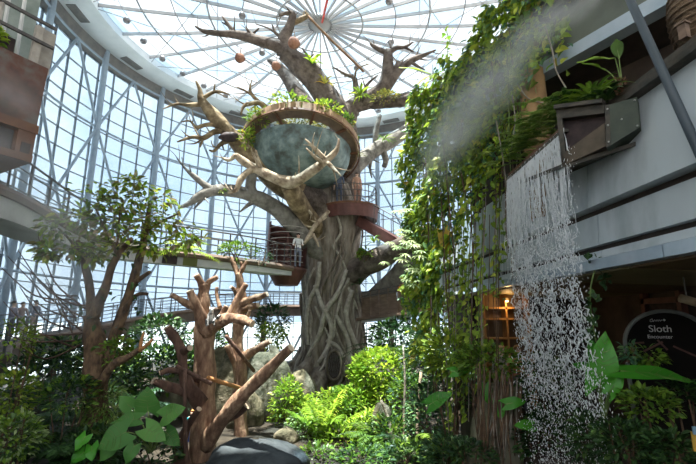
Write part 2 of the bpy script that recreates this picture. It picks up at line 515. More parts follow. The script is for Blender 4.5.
# ---------------- roof
roof = thing('ceiling', (CX, CY, ZR), 'round glass roof with white radial ribs inside a pale solid ring', kind='structure')
mb = MB()
mb.lathe((CX, CY, ZR), [(RW + 0.5, 0.0), (RIN, 0.0), (RIN, 0.9), (RW + 0.5, 0.9), (RW + 0.5, 0)], 96)
mb.build('ring_soffit', M['soffit'], roof)
mb = MB(); mb.lathe((CX, CY, ZR), [(RW + 0.02, -0.9), (RW - 0.35, -0.75), (RW - 0.55, -0.02), (RW - 0.45, -0.02)], 96)
mb.build('soffit_edge', M['soffit_dark'], roof)
mb = MB(); mb.box((CX, CY, ZR - 0.02), (0.55, 1.5, 0.06)); gr = mb.build('vent_grille', M['soffit_dark'], roof)
for k, a in enumerate([162, 143.5, 124, 105, 86, 67, 182, 200]):
    th = R_(a); o = gr if k == 0 else linked(gr, roof)
    rr = (RIN + RW) / 2 + .1
    o.location = (rr * math.cos(th), rr * math.sin(th), 0); o.rotation_euler = (0, 0, th)
def dome_z(r): return ZR + 0.45 - 0.75 * (1 - (r / RIN) ** 2)
NRIB = 32
rr_ = [0.7, 2.6, 4.6, 6.6, 8.6, 10.6, RIN + .15]
for i in range(NRIB):
    th = 2 * math.pi * (i + .3) / NRIB
    mb = MB()
    for a in range(len(rr_) - 1):
        mb.beam(ring_pt(th, rr_[a], dome_z(rr_[a]) - .1), ring_pt(th, rr_[a + 1], dome_z(rr_[a + 1]) - .1), 0.075, 0.20)
    if i == 0:
        rib = mb.build('roof_rib', M['rib'], roof); th_first = th
    else:
        o = linked(rib, roof); o.rotation_euler = (0, 0, th - th_first)
for a in range(1, len(rr_)):
    mb = MB(); n = 64
    mb.tube([ring_pt(2 * math.pi * k / n, rr_[a], dome_z(rr_[a]) - .16) for k in range(n + 1)], 0.055 if a % 2 else 0.035, 6, caps=False)
    mb.build('roof_ring', M['rib'] if a % 2 else M['rib_d'], roof)
for a in range(len(rr_) - 1):
    n0 = None
    for i in range(NRIB):
        dth = 2 * math.pi / NRIB
        ta = (i + .3) * dth
        if n0 is None:
            mb = MB()
            A = [ring_pt(ta, rr_[a], dome_z(rr_[a])), ring_pt(ta, rr_[a + 1], dome_z(rr_[a + 1])), ring_pt(ta + dth, rr_[a + 1], dome_z(rr_[a + 1])), ring_pt(ta + dth, rr_[a], dome_z(rr_[a]))]
            up = Vector((0, 0, .03))
            mb.add(A + [p + up for p in A], [(0, 1, 2, 3), (7, 6, 5, 4), (0, 4, 5, 1), (1, 5, 6, 2), (2, 6, 7, 3), (3, 7, 4, 0)])
            n0 = mb.build('roof_pane', M['pane_roof'], roof); n1 = n0.copy(); n1.data = n0.data.copy(); n1.data.materials[0] = M['pane_roof2']
        else:
            o = linked(n0 if (i * 7 + a * 3) % 5 > 1 else n1, roof); o.rotation_euler = (0, 0, i * dth)
mb = MB(); mb.lathe((CX, CY, ZR), [(0.0, -.65), (0.35, -.6), (0.75, -.4), (0.75, -.15), (0, -.1)], 20); mb.build('hub', M['rib'], roof, smooth=True)
# flat roof added over the viewer to keep sun off the near right wall
mb = MB()
arc = [ring_pt(R_(a), RW + .3, 0) for a in range(200, 341, 5)]
poly = [(-24, arc[0].y)] + [(p.x, p.y) for p in arc] + [(24, arc[-1].y), (24, -12), (-24, -12)]
mb.prism(poly, ZR + .02, ZR + .8)
mb.build('front_slab', M['soffit'], roof)
wfn = thing('wall_front', (0, -12, 0), 'plain concrete wall of the building behind the viewer', kind='structure')  # unseen enclosure added to cut light from behind; open above the rear wall
mb = MB(); mb.box((0, -12.2, 1.7), (48.4, .4, 5.4)); mb.build('rear_wall', M['concrete'], wfn)
for sx_ in (-1, 1):
    mb = MB(); mb.box((24.2 * sx_, 2.5, 10.5), (.4, 29, 23)); mb.build('side_wall', M['concrete'], wfn)
    xa = ring_pt(R_(200 if sx_ < 0 else 340), RW + .3, 0)
    mb = MB(); mb.box(((xa.x + 24.2 * sx_) / 2, 17.1, 10.5), (abs(24.2 * sx_ - xa.x), .4, 23)); mb.build('return_wall', M['concrete'], wfn)
# chords: secondary cable net below the roof
for k in range(14):
    a = 2 * math.pi * k / 14 + .1
    mb = MB()
    p0 = ring_pt(a, RIN, ZR + .1); p1 = ring_pt(a + 2.2, RIN, ZR + .1)
    mid = (p0 + p1) / 2 + Vector((0, 0, -.25))
    mb.tube([p0, mid, p1], 0.022, 5, caps=False, sub=6); mb.build('roof_cable', M['rib_d'], roof)
# red maintenance rail at the hub
h0 = ring_pt(0, 0, ZR - .5)
mb = MB(); mb.beam(h0 + Vector((.1, -.2, 0)), h0 + Vector((1.55, -6.5, 0.25)), .11, .16); mb.build('maintenance_rail', M['red'], roof)

# hanging fixtures on a ring cable
mb = MB(); n = 72; RF = 11.6
mb.tube([ring_pt(2 * math.pi * k / n, RF, ZR - .1) for k in range(n + 1)], 0.02, 5, caps=False)
mb.build('fixture_cable', M['rib_d'], roof)
def fixture(a, r, z, group, lab):
    p = ring_pt(a, r, z)
    t = thing('hanging_floodlight', p - Vector((0, 0, .42)), lab, 'light', group)
    mb = MB(); mb.lathe(p, [(0.0, -.42), (.17, -.42), (.22, -.30), (.14, -.10), (.05, -.08), (0, -.08)], 12); mb.build('lamp_body', M['fixture'], t, smooth=True)
    mb = MB(); mb.tube([p - Vector((0, 0, .1)), p + Vector((0, 0, .02))], .02, 6); mb.build('hanger', M['rib_d'], t)
for k in range(20):
    fixture(R_(30 + 9.5 * k), RF, ZR - .1, 'floodlights on the roof ring cable', 'small grey floodlight on the outer ring cable close to the pale roof ring')
for k in range(8):
    fixture(R_(15 + 45 * k), 4.6, dome_z(4.6) - .2, 'floodlights on the inner roof ring', 'small grey floodlight on the inner roof ring around the hub')

# ---------------- right building: stepped grey cladding
def wx(y):   # wall line, drifting slightly towards the tree as it recedes
    return 4.45 - 0.055 * y
wr = thing('wall_right', (5, 6, EYE), 'stepped light grey cladding wall of the building on the right', kind='structure')
bands = [(EYE + 1.80, EYE + 3.10, 0.0, 0.08), (EYE + 1.19, EYE + 1.69, 0.08, 0.02), (EYE + 0.80, EYE + 1.10, 0.13, 0.08)]
ycuts = [1.8, 4.1, 6.7, 9.35, 12.0, 14.6, 17.2]
for (zb, zt, offb, offt) in bands:
    for a in range(len(ycuts) - 1):
        y0, y1 = ycuts[a] + .01, ycuts[a + 1] - .01
        mb = MB(); th = .12
        v = []
        for y in (y0, y1):
            v += [(wx(y) - offt - 0.0 - (0.05 if zt > EYE + 3 else 0), y, zb), (wx(y) + th, y, zb), (wx(y) + th, y, zt), (wx(y) + offb * 0 + .02, y, zt)]
        mb.add(v, [(0, 3, 2, 1), (4, 5, 6, 7), (0, 4, 7, 3), (1, 2, 6, 5), (0, 1, 5, 4), (3, 7, 6, 2)])
        mb.build('cladding_panel', M['clad'], wr)
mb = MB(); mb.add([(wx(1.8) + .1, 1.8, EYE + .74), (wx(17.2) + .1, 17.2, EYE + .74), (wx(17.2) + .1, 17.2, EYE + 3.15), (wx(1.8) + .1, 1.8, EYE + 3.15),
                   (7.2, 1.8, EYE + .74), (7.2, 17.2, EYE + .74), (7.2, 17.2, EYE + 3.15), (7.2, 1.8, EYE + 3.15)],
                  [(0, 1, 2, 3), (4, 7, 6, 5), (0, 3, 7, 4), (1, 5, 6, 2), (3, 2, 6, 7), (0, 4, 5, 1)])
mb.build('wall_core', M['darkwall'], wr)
# metal gutter under the cladding
for a in range(3):
    y0, y1 = [(1.8, 5.15), (5.17, 7.8), (7.82, 11.1)][a]
    mb = MB(); x0, x1 = wx(y0), wx(y1)
    mb.add([(x0 - .25, y0, EYE + .76), (x0 - .25, y0, EYE + .92), (x0 - .02, y0, EYE + .98), (x0 + .1, y0, EYE + .74),
            (x1 - .25, y1, EYE + .76), (x1 - .25, y1, EYE + .92), (x1 - .02, y1, EYE + .98), (x1 + .1, y1, EYE + .74)],
           [(0, 1, 2, 3), (7, 6, 5, 4), (0, 4, 5, 1), (1, 5, 6, 2), (2, 6, 7, 3), (3, 7, 4, 0)])
    mb.build('gutter', M['fascia'], wr)
# top rail of the cladding
mb = MB(); mb.beam((wx(1.8) - .06, 1.8, EYE + 3.15), (wx(7) - .06, 7, EYE + 3.15), .16, .09); mb.beam((wx(1.8) + .05, 1.8, EYE + 3.30), (wx(7.0) + .05, 7.0, EYE + 3.30), .10, .14)
mb.build('capping', M['trough'], wr)

# ground floor recess: back wall, ceiling panels, raised floor
lo = thing('wall_recess', (7, 8, EYE - 2.3), 'dark brown recessed wall under the grey cladding', kind='structure')
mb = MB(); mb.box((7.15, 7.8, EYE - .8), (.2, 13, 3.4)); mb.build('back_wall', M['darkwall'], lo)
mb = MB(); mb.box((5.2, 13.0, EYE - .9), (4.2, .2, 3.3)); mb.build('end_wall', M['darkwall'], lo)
for a in range(6):
    mb = MB(); y = 1.9 + a * 2.05
    mb.add([(wx(y) - .1, y, EYE + .72), (wx(y + 2) - .1, y + 2.0, EYE + .72), (7.1, y + 2.0, EYE + .60), (7.1, y, EYE + .60),
            (wx(y) - .1, y, EYE + .77), (wx(y + 2) - .1, y + 2.0, EYE + .77), (7.1, y + 2.0, EYE + .65), (7.1, y, EYE + .65)],
           [(0, 1, 2, 3), (4, 7, 6, 5), (0, 4, 5, 1), (2, 6, 7, 3), (1, 5, 6, 2), (0, 3, 7, 4)])
    mb.build('ceiling_panel', M['ceilolive'] if a % 2 == 0 else M['ceilwood'], lo)
mb = MB(); mb.box((5.3, 8, .5), (3.6, 12, 1.2)); mb.build('raised_floor', M['darkwall'], lo)
# door frame (reddish) beside the sign
y = 8.9
mb = MB(); mb.box((6.98, y, EYE - .75), (.14, .12, 2.7)); mb.box((6.98, y + 1.1, EYE - .75), (.14, .12, 2.7)); mb.box((6.98, y + .55, EYE + .42), (.14, 1.2, .12)); mb.build('door_frame', M['doorframe'], lo)
mb = MB(); mb.box((7.03, y + .55, EYE - .85), (.04, 1.0, 2.45)); mb.build('door_leaf', M['darkgrille'], lo)

# ---------------- upper balcony on the right (edge runs from (5.35,6) towards the tree)
def L2(y, off=0.0):
    n = Vector((-0.873, -0.488, 0))
    p = Vector((5.35 - 0.56 * (y - 6.0), y, 0)) + n * off
    return p
ub = thing('trim_1', (5, 6, EYE + 5), 'olive grey slab edges of the upper balcony with a blue grey strip', kind='structure')
def slab(name, y0, y1, z0, z1, off, depth, mat):
    mb = MB(); a0, a1 = L2(y0, off), L2(y1, off); inn = Vector((0.873, 0.488, 0)) * depth
    q = [a0, a1, a1 + inn, a0 + inn]
    mb.prism([(p.x, p.y) for p in q], z0, z1)
    return mb.build(name, mat, ub)
slab('strip', 1.0, 11.4, EYE + 5.15, EYE + 5.42, 0.0, .3, M['bluestrip'])
slab('slab_edge', 1.0, 11.4, EYE + 5.42, EYE + 6.35, -.12, 5, M['olive'])
slab('slab_lip', 1.0, 11.2, EYE + 6.35, EYE + 6.6, .12, 5, M['olive'])
slab('upper_slab', 1.0, 9.0, EYE + 7.6, EYE + 8.6, -.6, 5, M['olive'])
slab('balcony_floor', 1.0, 11.3, EYE + 5.3, EYE + 5.40, -.3, 5, M['darkwall'])
slab('shadow_wall', 1.0, 11.3, EYE + 3.0, EYE + 5.3, -1.5, .2, M['darkwall'])  # dark brown wall set back behind the slab edge
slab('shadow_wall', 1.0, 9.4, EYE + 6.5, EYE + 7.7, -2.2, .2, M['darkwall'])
# tan column under the slab
pc = P(533, 95, 8.3)
mb = MB(); mb.tube([(pc.x, pc.y, EYE + 2.0), (pc.x, pc.y, EYE + 5.3)], .27, 20, caps=False); mb.build('column', M['tan'], ub, smooth=True)
# ================================================================== GIANT TREE
def limb(parent, pts, mat, name='branch', seg=9, wob=.10, sub=4, ds=1.0, rs_=1.0):
    """pts: (px, py, distance, radius in px)"""
    w = [P(a, b, d * ds) for a, b, d, r in pts]
    rad = [r * rs_ * SC(b, d * ds) for a, b, d, r in pts]
    LIMBS.append((parent, w, rad, mat))
    mb = MB(); mb.tube(w, rad, seg, True, wob=wob, sub=sub)
    return mb.build(name, mat, parent, smooth=True)

LIMBS = []
TB = P(331, 395, 22.3); TB.z = 0
tree = thing('giant_tree', TB, 'giant grey artificial tree with bare limbs rising to the glass roof', 'tree')
# trunk with buttress folds
def trunk_mesh():
    rings = [(404, 46, 331), (395, 42, 331), (382, 36, 332), (365, 32.5, 333), (345, 30, 333), (320, 29, 332.5), (295, 28, 331), (270, 27.5, 331), (250, 28, 331), (232, 29, 332), (215, 28, 332), (200, 25, 330), (185, 21, 328)]
    seg = 44; vs = []; fs = []
    zz = []
    for (py, w, cx) in rings:
        c = P(cx, py, 22.3); zz.append((c.z, w * SC(py, 22.3), c.x))
    zz[0] = (-0.25, zz[0][1], zz[0][2])
    ctr, rad = catmull([Vector((x, 0, z)) for z, r, x in zz], [r for z, r, x in zz], 4)
    for i, c in enumerate(ctr):
        for k in range(seg):
            an = 2 * math.pi * k / seg
            low = max(0, 1 - c.z / 4.5)
            q = 1 + .055 * math.sin(5 * an + .6 * math.sin(c.z * .5)) + .05 * math.sin(9 * an + 1.3 + c.z * .25) + .03 * math.sin(14 * an - c.z * .4) \
                + low * .16 * math.sin(6 * an + .8) + .02 * math.sin(23 * an + c.z)
            r = rad[i] * q
            vs.append((c.x + r * math.cos(an), 22.3 + r * math.sin(an) * .95, c.z))
    n = len(ctr)
    for i in range(n - 1):
        for k in range(seg):
            k2 = (k + 1) % seg
            fs.append((i * seg + k, i * seg + k2, (i + 1) * seg + k2, (i + 1) * seg + k))
    fs.append(tuple((n - 1) * seg + k for k in range(seg)))
    mb = MB(); mb.add(vs, fs); return mb.build('trunk', M['bark'], tree, smooth=True), ctr, rad
_, TC, TR = trunk_mesh()
def trunk_surf(an, z, off=0.0):
    i = min(range(len(TC)), key=lambda k: abs(TC[k].z - z))
    r = TR[i] * 1.0 + off
    return Vector((TC[i].x + r * math.cos(an), 22.3 + r * math.sin(an) * .95, z))
# strangler roots wandering over the trunk, and buttress roots on the ground
rs = random.Random(4)
for k in range(20):
    an = R_(rs.uniform(185, 355)); z = rs.uniform(4.0, 8.8); pts = []; rad = []
    r0 = rs.uniform(.04, .11); zz = z; dirn = rs.choice((-1, 1)) * rs.uniform(.02, .14)
    while zz > rs.uniform(-.1, 1.2) and len(pts) < 16:
        pts.append(trunk_surf(an, zz, .07 + .02 * zz * .2 + (.25 if zz < 1.6 else .0))); rad.append(r0 * rs.uniform(.8, 1.2))
        zz -= rs.uniform(.35, .7); an += dirn + rs.uniform(-.10, .10)
        if rs.random() < .2: dirn = -dirn
    if len(pts) > 3:
        mb = MB(); mb.tube(pts, rad, 7, wob=.12, sub=3); mb.build('strangler_root', (M['rootpale'], M['rootlight'], M['bark'])[k % 3], tree, smooth=True)
# crossing roots (lattice look around the middle of the trunk)
for (pp) in ([(318, 285), (324, 305), (332, 325), (330, 345), (322, 362)], [(345, 270), (338, 292), (327, 312), (322, 335), (312, 358), (308, 385)],
             [(336, 315), (345, 335), (348, 352), (345, 372)], [(322, 262), (320, 285), (313, 300), (310, 325), (312, 345)],
             [(350, 290), (345, 312), (349, 333), (356, 352), (362, 375)], [(328, 340), (338, 347), (342, 357)]):
    pts = []
    for a, b in pp:
        q = P(a, b, 20.9); i = min(range(len(TC)), key=lambda k: abs(TC[k].z - q.z)); 
        cxx = TC[i].x; s = max(-.95, min(.95, (q.x * 22.3 / 21.2 - cxx) / TR[i]))
        pts.append(trunk_surf(-math.acos(s), q.z, .16 + max(0, 2.2 - q.z) * .12))
    mb = MB(); mb.tube(pts, [.10, .12, .12, .11, .10, .09][:len(pts)], 8, wob=.12, sub=4); mb.build('strangler_root', M['rootlight'], tree, smooth=True)
for (pp) in ([(312, 362, 21.2, 9), (300, 375, 20.6, 7), (285, 382, 20.0, 6), (272, 398, 19.4, 4)], [(322, 372, 20.8, 9), (316, 392, 20.0, 8), (308, 408, 19.4, 5)],
             [(350, 372, 20.8, 8), (358, 388, 20.2, 7), (372, 400, 19.6, 4)], [(358, 360, 22, 8), (372, 378, 21.6, 6), (388, 388, 21.4, 4)],
             [(305, 350, 22, 7), (292, 368, 21.8, 6), (276, 380, 21.4, 4)]):
    limb(tree, pp, M['bark'], 'buttress_root', 9, .14)
# latticed burrow door in the trunk foot
bc = trunk_surf(R_(-88), 1.75, .02); bc = Vector((P(334, 365, 20.0).x, 20.0, P(336, 365, 20.0).z))
mb = MB(); n = 18; out = []
for k in range(n):
    a = 2 * math.pi * k / n; out.append(bc + Vector((.34 * math.cos(a), 0, .66 * math.sin(a))))
mb.add(out + [p + Vector((0, .6, 0)) for p in out], [tuple(range(n - 1, -1, -1))] + [(k, (k + 1) % n, n + (k + 1) % n, n + k) for k in range(n)])
door = mb.build('burrow_door', M['darkgrille'], tree, label='dark oval burrow opening with lattice')
for k in range(-3, 4):
    for s in (1, -1):
        x = k * .10; zc = math.sqrt(max(.0, 1 - (x / .34) ** 2)) * .55
        mb = MB(); mb.beam(bc + Vector((x - .09 * s, -.02, -zc)), bc + Vector((x + .09 * s, -.02, zc)), .012, .022); mb.build('lattice_bar', M['rail'], door)
mb = MB(); mb.tube([p + Vector((0, -.02, 0)) for p in out] + [out[0] + Vector((0, -.02, 0))], .06, 7, caps=False); mb.build('door_rim', M['bark'], door, smooth=True)

U = M['bark_up']; O = M['bark_ochre']; PL = M['bark_pale']; F = M['bark_far']
# neck limbs holding the crown
limb(tree, [(332, 240, 22.5, 18), (324, 215, 21.8, 15), (312, 198, 21.0, 13), (300, 186, 20.4, 11), (290, 176, 19.8, 7)], U, seg=14)
limb(tree, [(338, 215, 22.6, 20), (343, 185, 22.9, 17), (346, 160, 22.9, 15), (345, 135, 22.6, 14), (340, 115, 22.3, 13)], U, seg=14)
# main limb to the upper left
limb(tree, [(346, 150, 22.6, 14), (342, 122, 22.2, 14), (326, 96, 21.8, 12), (310, 75, 21.4, 11.5), (296, 62, 21.2, 11), (285, 52, 21.0, 9)], U, seg=12)
limb(tree, [(296, 62, 21.2, 8), (280, 47, 20.9, 7), (262, 42, 20.6, 5.5), (238, 35, 20.2, 4), (215, 33, 20.0, 3), (203, 31, 19.9, 2.2), (195, 26, 19.8, .8)], U)
limb(tree, [(236, 35, 20.2, 3), (230, 27, 20.1, 2.2), (222, 16, 20, .7)], U, seg=6)
limb(tree, [(230, 27, 20.1, 1.5), (222, 22, 20, .5)], U, seg=5)
limb(tree, [(256, 40, 20.6, 2.6), (250, 33, 20.5, 2), (246, 28, 20.4, .8)], U, seg=6)
limb(tree, [(252, 35, 20.5, 1.8), (259, 28, 20.4, .7)], U, seg=5)
limb(tree, [(285, 54, 21.0, 8.5), (284, 38, 20.8, 6.5), (290, 26, 20.6, 5), (293, 15, 20.4, 3.4), (288, 13, 20.3, 2.2), (279, 15, 20.2, 1)], U)
limb(tree, [(291, 24, 20.6, 3), (300, 20, 20.6, 2.6), (307, 16, 20.6, 2.2), (305, 11, 20.6, .7)], O, seg=7)
limb(tree, [(285, 40, 20.8, 2.6), (276, 33, 20.6, 1.6), (272, 24, 20.5, .6)], U, seg=6)
limb(tree, [(278, 35, 20.7, 1.6), (268, 28, 20.6, .9), (256, 24, 20.5, .5)], U, seg=5)
limb(tree, [(306, 70, 21.3, 3), (308, 58, 21.2, 1.8), (302, 48, 21.1, .7)], U, seg=6)
limb(tree, [(307, 60, 21.2, 1.5), (314, 54, 21.1, .6)], U, seg=5)
# second limb behind it
limb(tree, [(318, 118, 22.8, 9), (300, 98, 23.0, 8), (288, 78, 23.2, 6.5), (277, 66, 23.4, 4.5), (268, 60, 23.4, 2)], U)
# right limb
limb(tree, [(344, 130, 22.4, 11), (352, 108, 22.2, 9), (368, 101, 21.8, 8), (382, 90, 21.4, 8), (388, 76, 21.2, 7), (388, 62, 21.0, 6), (388, 50, 20.9, 4)], U, seg=11)
limb(tree, [(388, 53, 20.9, 3.2), (378, 49, 20.8, 2.4), (372, 45, 20.7, 1.8), (370, 42, 20.7, .8)], U, seg=6)
limb(tree, [(388, 53, 20.9, 3.2), (396, 48, 20.8, 2.6), (405, 47, 20.7, 1.8), (413, 42, 20.6, .7)], U, seg=6)
limb(tree, [(404, 47, 20.7, 1.5), (414, 52, 20.6, .7)], U, seg=5)
limb(tree, [(391, 48, 20.8, 1.6), (390, 42, 20.8, .6)], U, seg=5)
limb(tree, [(386, 88, 21.3, 5.5), (398, 72, 21.0, 4.2), (411, 61, 20.7, 3.2), (424, 55, 20.4, 2.2), (436, 50, 20.2, .8)], U, seg=7)
limb(tree, [(411, 62, 20.7, 2), (417, 66, 20.6, 1.4), (425, 70, 20.5, .6)], U, seg=5)
limb(tree, [(372, 102, 21.8, 7), (392, 101, 21.4, 6.5), (410, 99, 21.0, 6), (436, 95, 20.6, 4)], U)
limb(tree, [(391, 76, 21.1, 4.2), (397, 68, 21.0, 4.0), (398, 62, 21.0, 2.0)], U, seg=8)
limb(tree, [(360, 104, 21.9, 4), (356, 90, 21.7, 3.2), (354, 78, 21.5, 2.4), (345, 74, 21.4, 1.6), (333, 67, 21.3, .7)], U, seg=6)
limb(tree, [(364, 97, 21.8, 2.6), (367, 85, 21.6, 1.8), (378, 75, 21.5, .6)], U, seg=6)
limb(tree, [(355, 80, 21.5, 1.5), (357, 69, 21.4, .9), (369, 64, 21.4, .5)], O, seg=5)
# arm passing behind on the right, lower
limb(tree, [(346, 175, 22.9, 9), (362, 160, 23.4, 8), (378, 148, 23.8, 7.5), (396, 138, 24.2, 7), (420, 122, 24.6, 6)], F)
limb(tree, [(376, 150, 23.8, 4), (376, 132, 23.8, 3), (380, 115, 23.8, 2)], F, seg=7)
limb(tree, [(382, 148, 23.9, 3.5), (386, 160, 24, 3.2), (384, 167, 24, 2.4)], F, seg=7)
limb(tree, [(372, 154, 23.7, 2.4), (370, 168, 23.7, 1.5), (372, 178, 23.7, .6)], F, seg=6)
# hollow ochre limb to the left
limb(tree, [(300, 192, 20.4, 14), (275, 176, 19.8, 13), (254, 159, 19.2, 11), (236, 140, 18.8, 8.5), (219, 122, 18.4, 7), (206, 107, 18.1, 5), (201, 98, 18.0, 3.6), (200, 90, 17.9, 2.2), (196, 81, 17.8, .8)], O, seg=12)
limb(tree, [(204, 104, 18.1, 2.8), (190, 105, 18.0, 2.0), (176, 104, 17.9, 1.2), (163, 109, 17.8, .5)], O, seg=6)
limb(tree, [(203, 98, 18.0, 2.2), (214, 92, 17.9, 1.6), (222, 92, 17.8, 1.2), (230, 95, 17.8, .5)], O, seg=6)
limb(tree, [(214, 92, 17.9, 1.3), (215, 83, 17.8, .5)], O, seg=5)
limb(tree, [(219, 124, 18.4, 3.2), (206, 125, 18.2, 2.2), (196, 127, 18.1, 1.8), (190, 121, 18.0, 1), (181, 122, 18, .5)], O, seg=6)
limb(tree, [(226, 130, 18.5, 4), (214, 132, 18.3, 3), (204, 138, 18.1, 2.4), (192, 137, 18.0, 1.8), (177, 142, 17.9, .7)], O, seg=7)
limb(tree, [(203, 139, 18.1, 1.6), (200, 147, 18, .8)], O, seg=5)
limb(tree, [(220, 126, 18.4, 2), (217, 116, 18.3, .8)], O, seg=5)
limb(tree, [(232, 140, 18.7, 3), (222, 143, 18.5, 2.4), (214, 151, 18.4, 1.6), (209, 150, 18.3, .7)], O, seg=6)
hol = MB(); hc = P(229, 137, 18.2)
hol.blob(hc, (.50, .22, .24), 14, 8, .05, 3); o = hol.build('hollow', M['darkgrille'], tree, smooth=True, label='dark hollow in the ochre limb')
# short branch by the ring
limb(tree, [(285, 125, 20.0, 4), (270, 112, 19.4, 3.4), (260, 103, 19.0, 2.8), (249, 104, 18.7, 2.4), (243, 107, 18.5, 1.6), (241, 115, 18.4, .7)], O, seg=7)
limb(tree, [(260, 103, 19, 2.2), (252, 95, 18.9, 1.8), (250, 88, 18.8, 1.2), (252, 80, 18.8, .5)], O, seg=6)
limb(tree, [(252, 95, 18.9, 1.4), (244, 90, 18.8, 1), (237, 87, 18.7, .5)], O, seg=5)
# pale antler-like branch in front of the pod
limb(tree, [(235, 155, 17.6, 2.7), (243, 161, 17.7, 3.9), (254, 168, 17.8, 4.7), (270, 176, 17.8, 5.1), (284, 181, 17.8, 5.9), (296, 181, 17.6, 6.2), (312, 171, 17.2, 5.1), (326, 161, 16.9, 3.7), (335, 152, 16.8, 2.7), (338, 146, 16.7, 1.9), (339, 139, 16.7, 0.9)], PL, seg=10)
limb(tree, [(327, 161, 16.9, 3), (318, 152, 16.7, 2.4), (311, 145, 16.6, 1.5), (305, 139, 16.5, .6)], PL, seg=6)
limb(tree, [(323, 163, 16.9, 2.6), (315, 157, 16.5, 1.8), (306, 148, 16.3, .7)], PL, seg=6)
limb(tree, [(326, 161, 16.9, 2.6), (333, 168, 16.6, 1.8), (341, 176, 16.4, .7)], PL, seg=6)
limb(tree, [(254, 168, 17.8, 4), (245, 174, 17.7, 3.4), (240, 181, 17.6, 3), (236, 190, 17.6, 2.4), (228, 193, 17.7, 1.2)], PL, seg=7)
limb(tree, [(262, 172, 17.8, 3.4), (258, 162, 17.6, 2.4), (256, 150, 17.4, .8)], PL, seg=6)
limb(tree, [(236, 155, 17.6, 2.8), (229, 160, 17.5, 2.0), (222, 158, 17.4, .8)], PL, seg=6)
limb(tree, [(288, 186, 18.2, 8), (296, 199, 19.0, 9.5), (306, 214, 20.2, 10), (316, 232, 21.3, 10), (326, 258, 22.4, 9)], O, seg=12)
# big low grey limb to the left
limb(tree, [(322, 262, 21.6, 9), (311, 245, 21.0, 9), (297, 228, 20.4, 9), (282, 213, 19.8, 8.5), (266, 202, 19.3, 8), (250, 195, 18.8, 7.2), (232, 191, 18.4, 6.5), (212, 191, 18.0, 5.5), (198, 197, 17.7, 4.2), (188, 204, 17.5, 3), (178, 208, 17.3, 1)], F, seg=11)
limb(tree, [(212, 190, 18.0, 4.2), (203, 184, 17.8, 3.4), (195, 177, 17.6, 2.6), (186, 169, 17.5, 1.6), (177, 158, 17.4, .7)], F, seg=7)
limb(tree, [(206, 194, 17.9, 2.2), (199, 203, 17.8, 1.4), (194, 209, 17.7, .6)], F, seg=5)
limb(tree, [(250, 196, 18.8, 6.5), (251, 182, 18.6, 5.5), (254, 168, 18.4, 4)], F, seg=8)
limb(tree, [(258, 198, 19, 3), (248, 205, 18.8, 2), (240, 212, 18.6, .8)], F, seg=5)
# broken pale snag hanging in front of the trunk
sn = limb(tree, [(329, 211, 19.6, 1.7), (321, 219, 19.5, 2.4), (314, 227, 19.4, 2.4), (309, 236, 19.3, 2.2), (304, 244, 19.2, 1.2)], PL, 'snag', seg=8)
limb(tree, [(313, 234, 19.4, 1.8), (317, 242, 19.3, 1.6), (319, 247, 19.3, .6)], PL, 'snag', seg=5)
limb(tree, [(322, 220, 19.5, 1.6), (327, 217, 19.5, .8)], PL, 'snag', seg=5)
limb(tree, [(297, 193, 19.4, 1.2), (303, 203, 19.4, 1.5), (312, 215, 19.5, 1.2)], PL, 'snag', seg=5)
# big grey arm and slab on the right of the trunk
limb(tree, [(352, 272, 21.6, 13), (368, 264, 20.8, 11.5), (388, 254, 20.0, 11), (410, 242, 19.2, 10), (432, 232, 18.4, 9)], M['bark_up'], seg=12)
limb(tree, [(354, 300, 22.6, 9), (372, 300, 22.0, 9), (392, 283, 21.0, 11), (412, 262, 20.0, 12), (430, 250, 19.2, 10)], F, seg=12)

# small bare twigs along the outer halves of the crown limbs
rt = random.Random(77)
for (par, w, rad, mt) in list(LIMBS):
    if mt is M['bark'] or len(w) < 3 or rad[-1] > .12: continue
    for _ in range(2 if len(w) < 5 else 4):
        i = rt.randrange(max(0, len(w) // 2 - 1), len(w) - 1); u = rt.random(); p = w[i].lerp(w[i + 1], u); r = rad[i] + (rad[i + 1] - rad[i]) * u
        al = (w[i + 1] - w[i]).normalized(); sd = al.cross(Vector((rt.gauss(0, 1), rt.gauss(0, 1), rt.gauss(0, 1)))).normalized()
        d = (al * .8 + sd + Vector((0, 0, .35))).normalized(); L_t = rt.uniform(.35, .95); bend = Vector((rt.uniform(-.2, .2), rt.uniform(-.2, .2), rt.uniform(0, .3)))
        mb = MB(); mb.tube([p, p + d * L_t * .5, p + (d + bend) * L_t], [min(r * .5, .07), min(r * .35, .04), .008], 5, sub=3, wob=.1); mb.build('twig', mt, par, smooth=True)
# rope between the two top limbs
mb = MB(); mb.tube([P(308, 16, 20.6), P(330, 39, 20.8), P(352, 60, 21.2), P(364, 72, 21.5)], .07, 6, sub=4)
mb.build('climbing_rope', M['rope'], None, smooth=True, label='brown rope stretched between the two top limbs of the giant tree', cat='rope')
# hanging round nests
for (x, y, d, r, lab) in ((294, 43, 19.6, 6, 'round brown hanging nest beside the fork of the top limb'), (240, 58, 19.6, 5, 'round brown hanging nest on the far left under the long bare limb'), (276, 66, 20.2, 4.6, 'small brown hanging nest between the two upper left limbs')):
    c = P(x, y, d); q = r * SC(y, d)
    t = thing('hanging_nest', c - Vector((0, 0, q)), lab, 'nest', 'brown nests hung in the crown')
    mb = MB(); mb.blob(c, (q, q, q * .95), 14, 10, .05, 5); mb.build('nest_ball', M['pot'], t, smooth=True)
    mb = MB(); mb.tube([c + Vector((0, 0, q * .9)), c + Vector((0, .02, q * 2.2))], .02, 5); mb.build('cord', M['rope'], t)

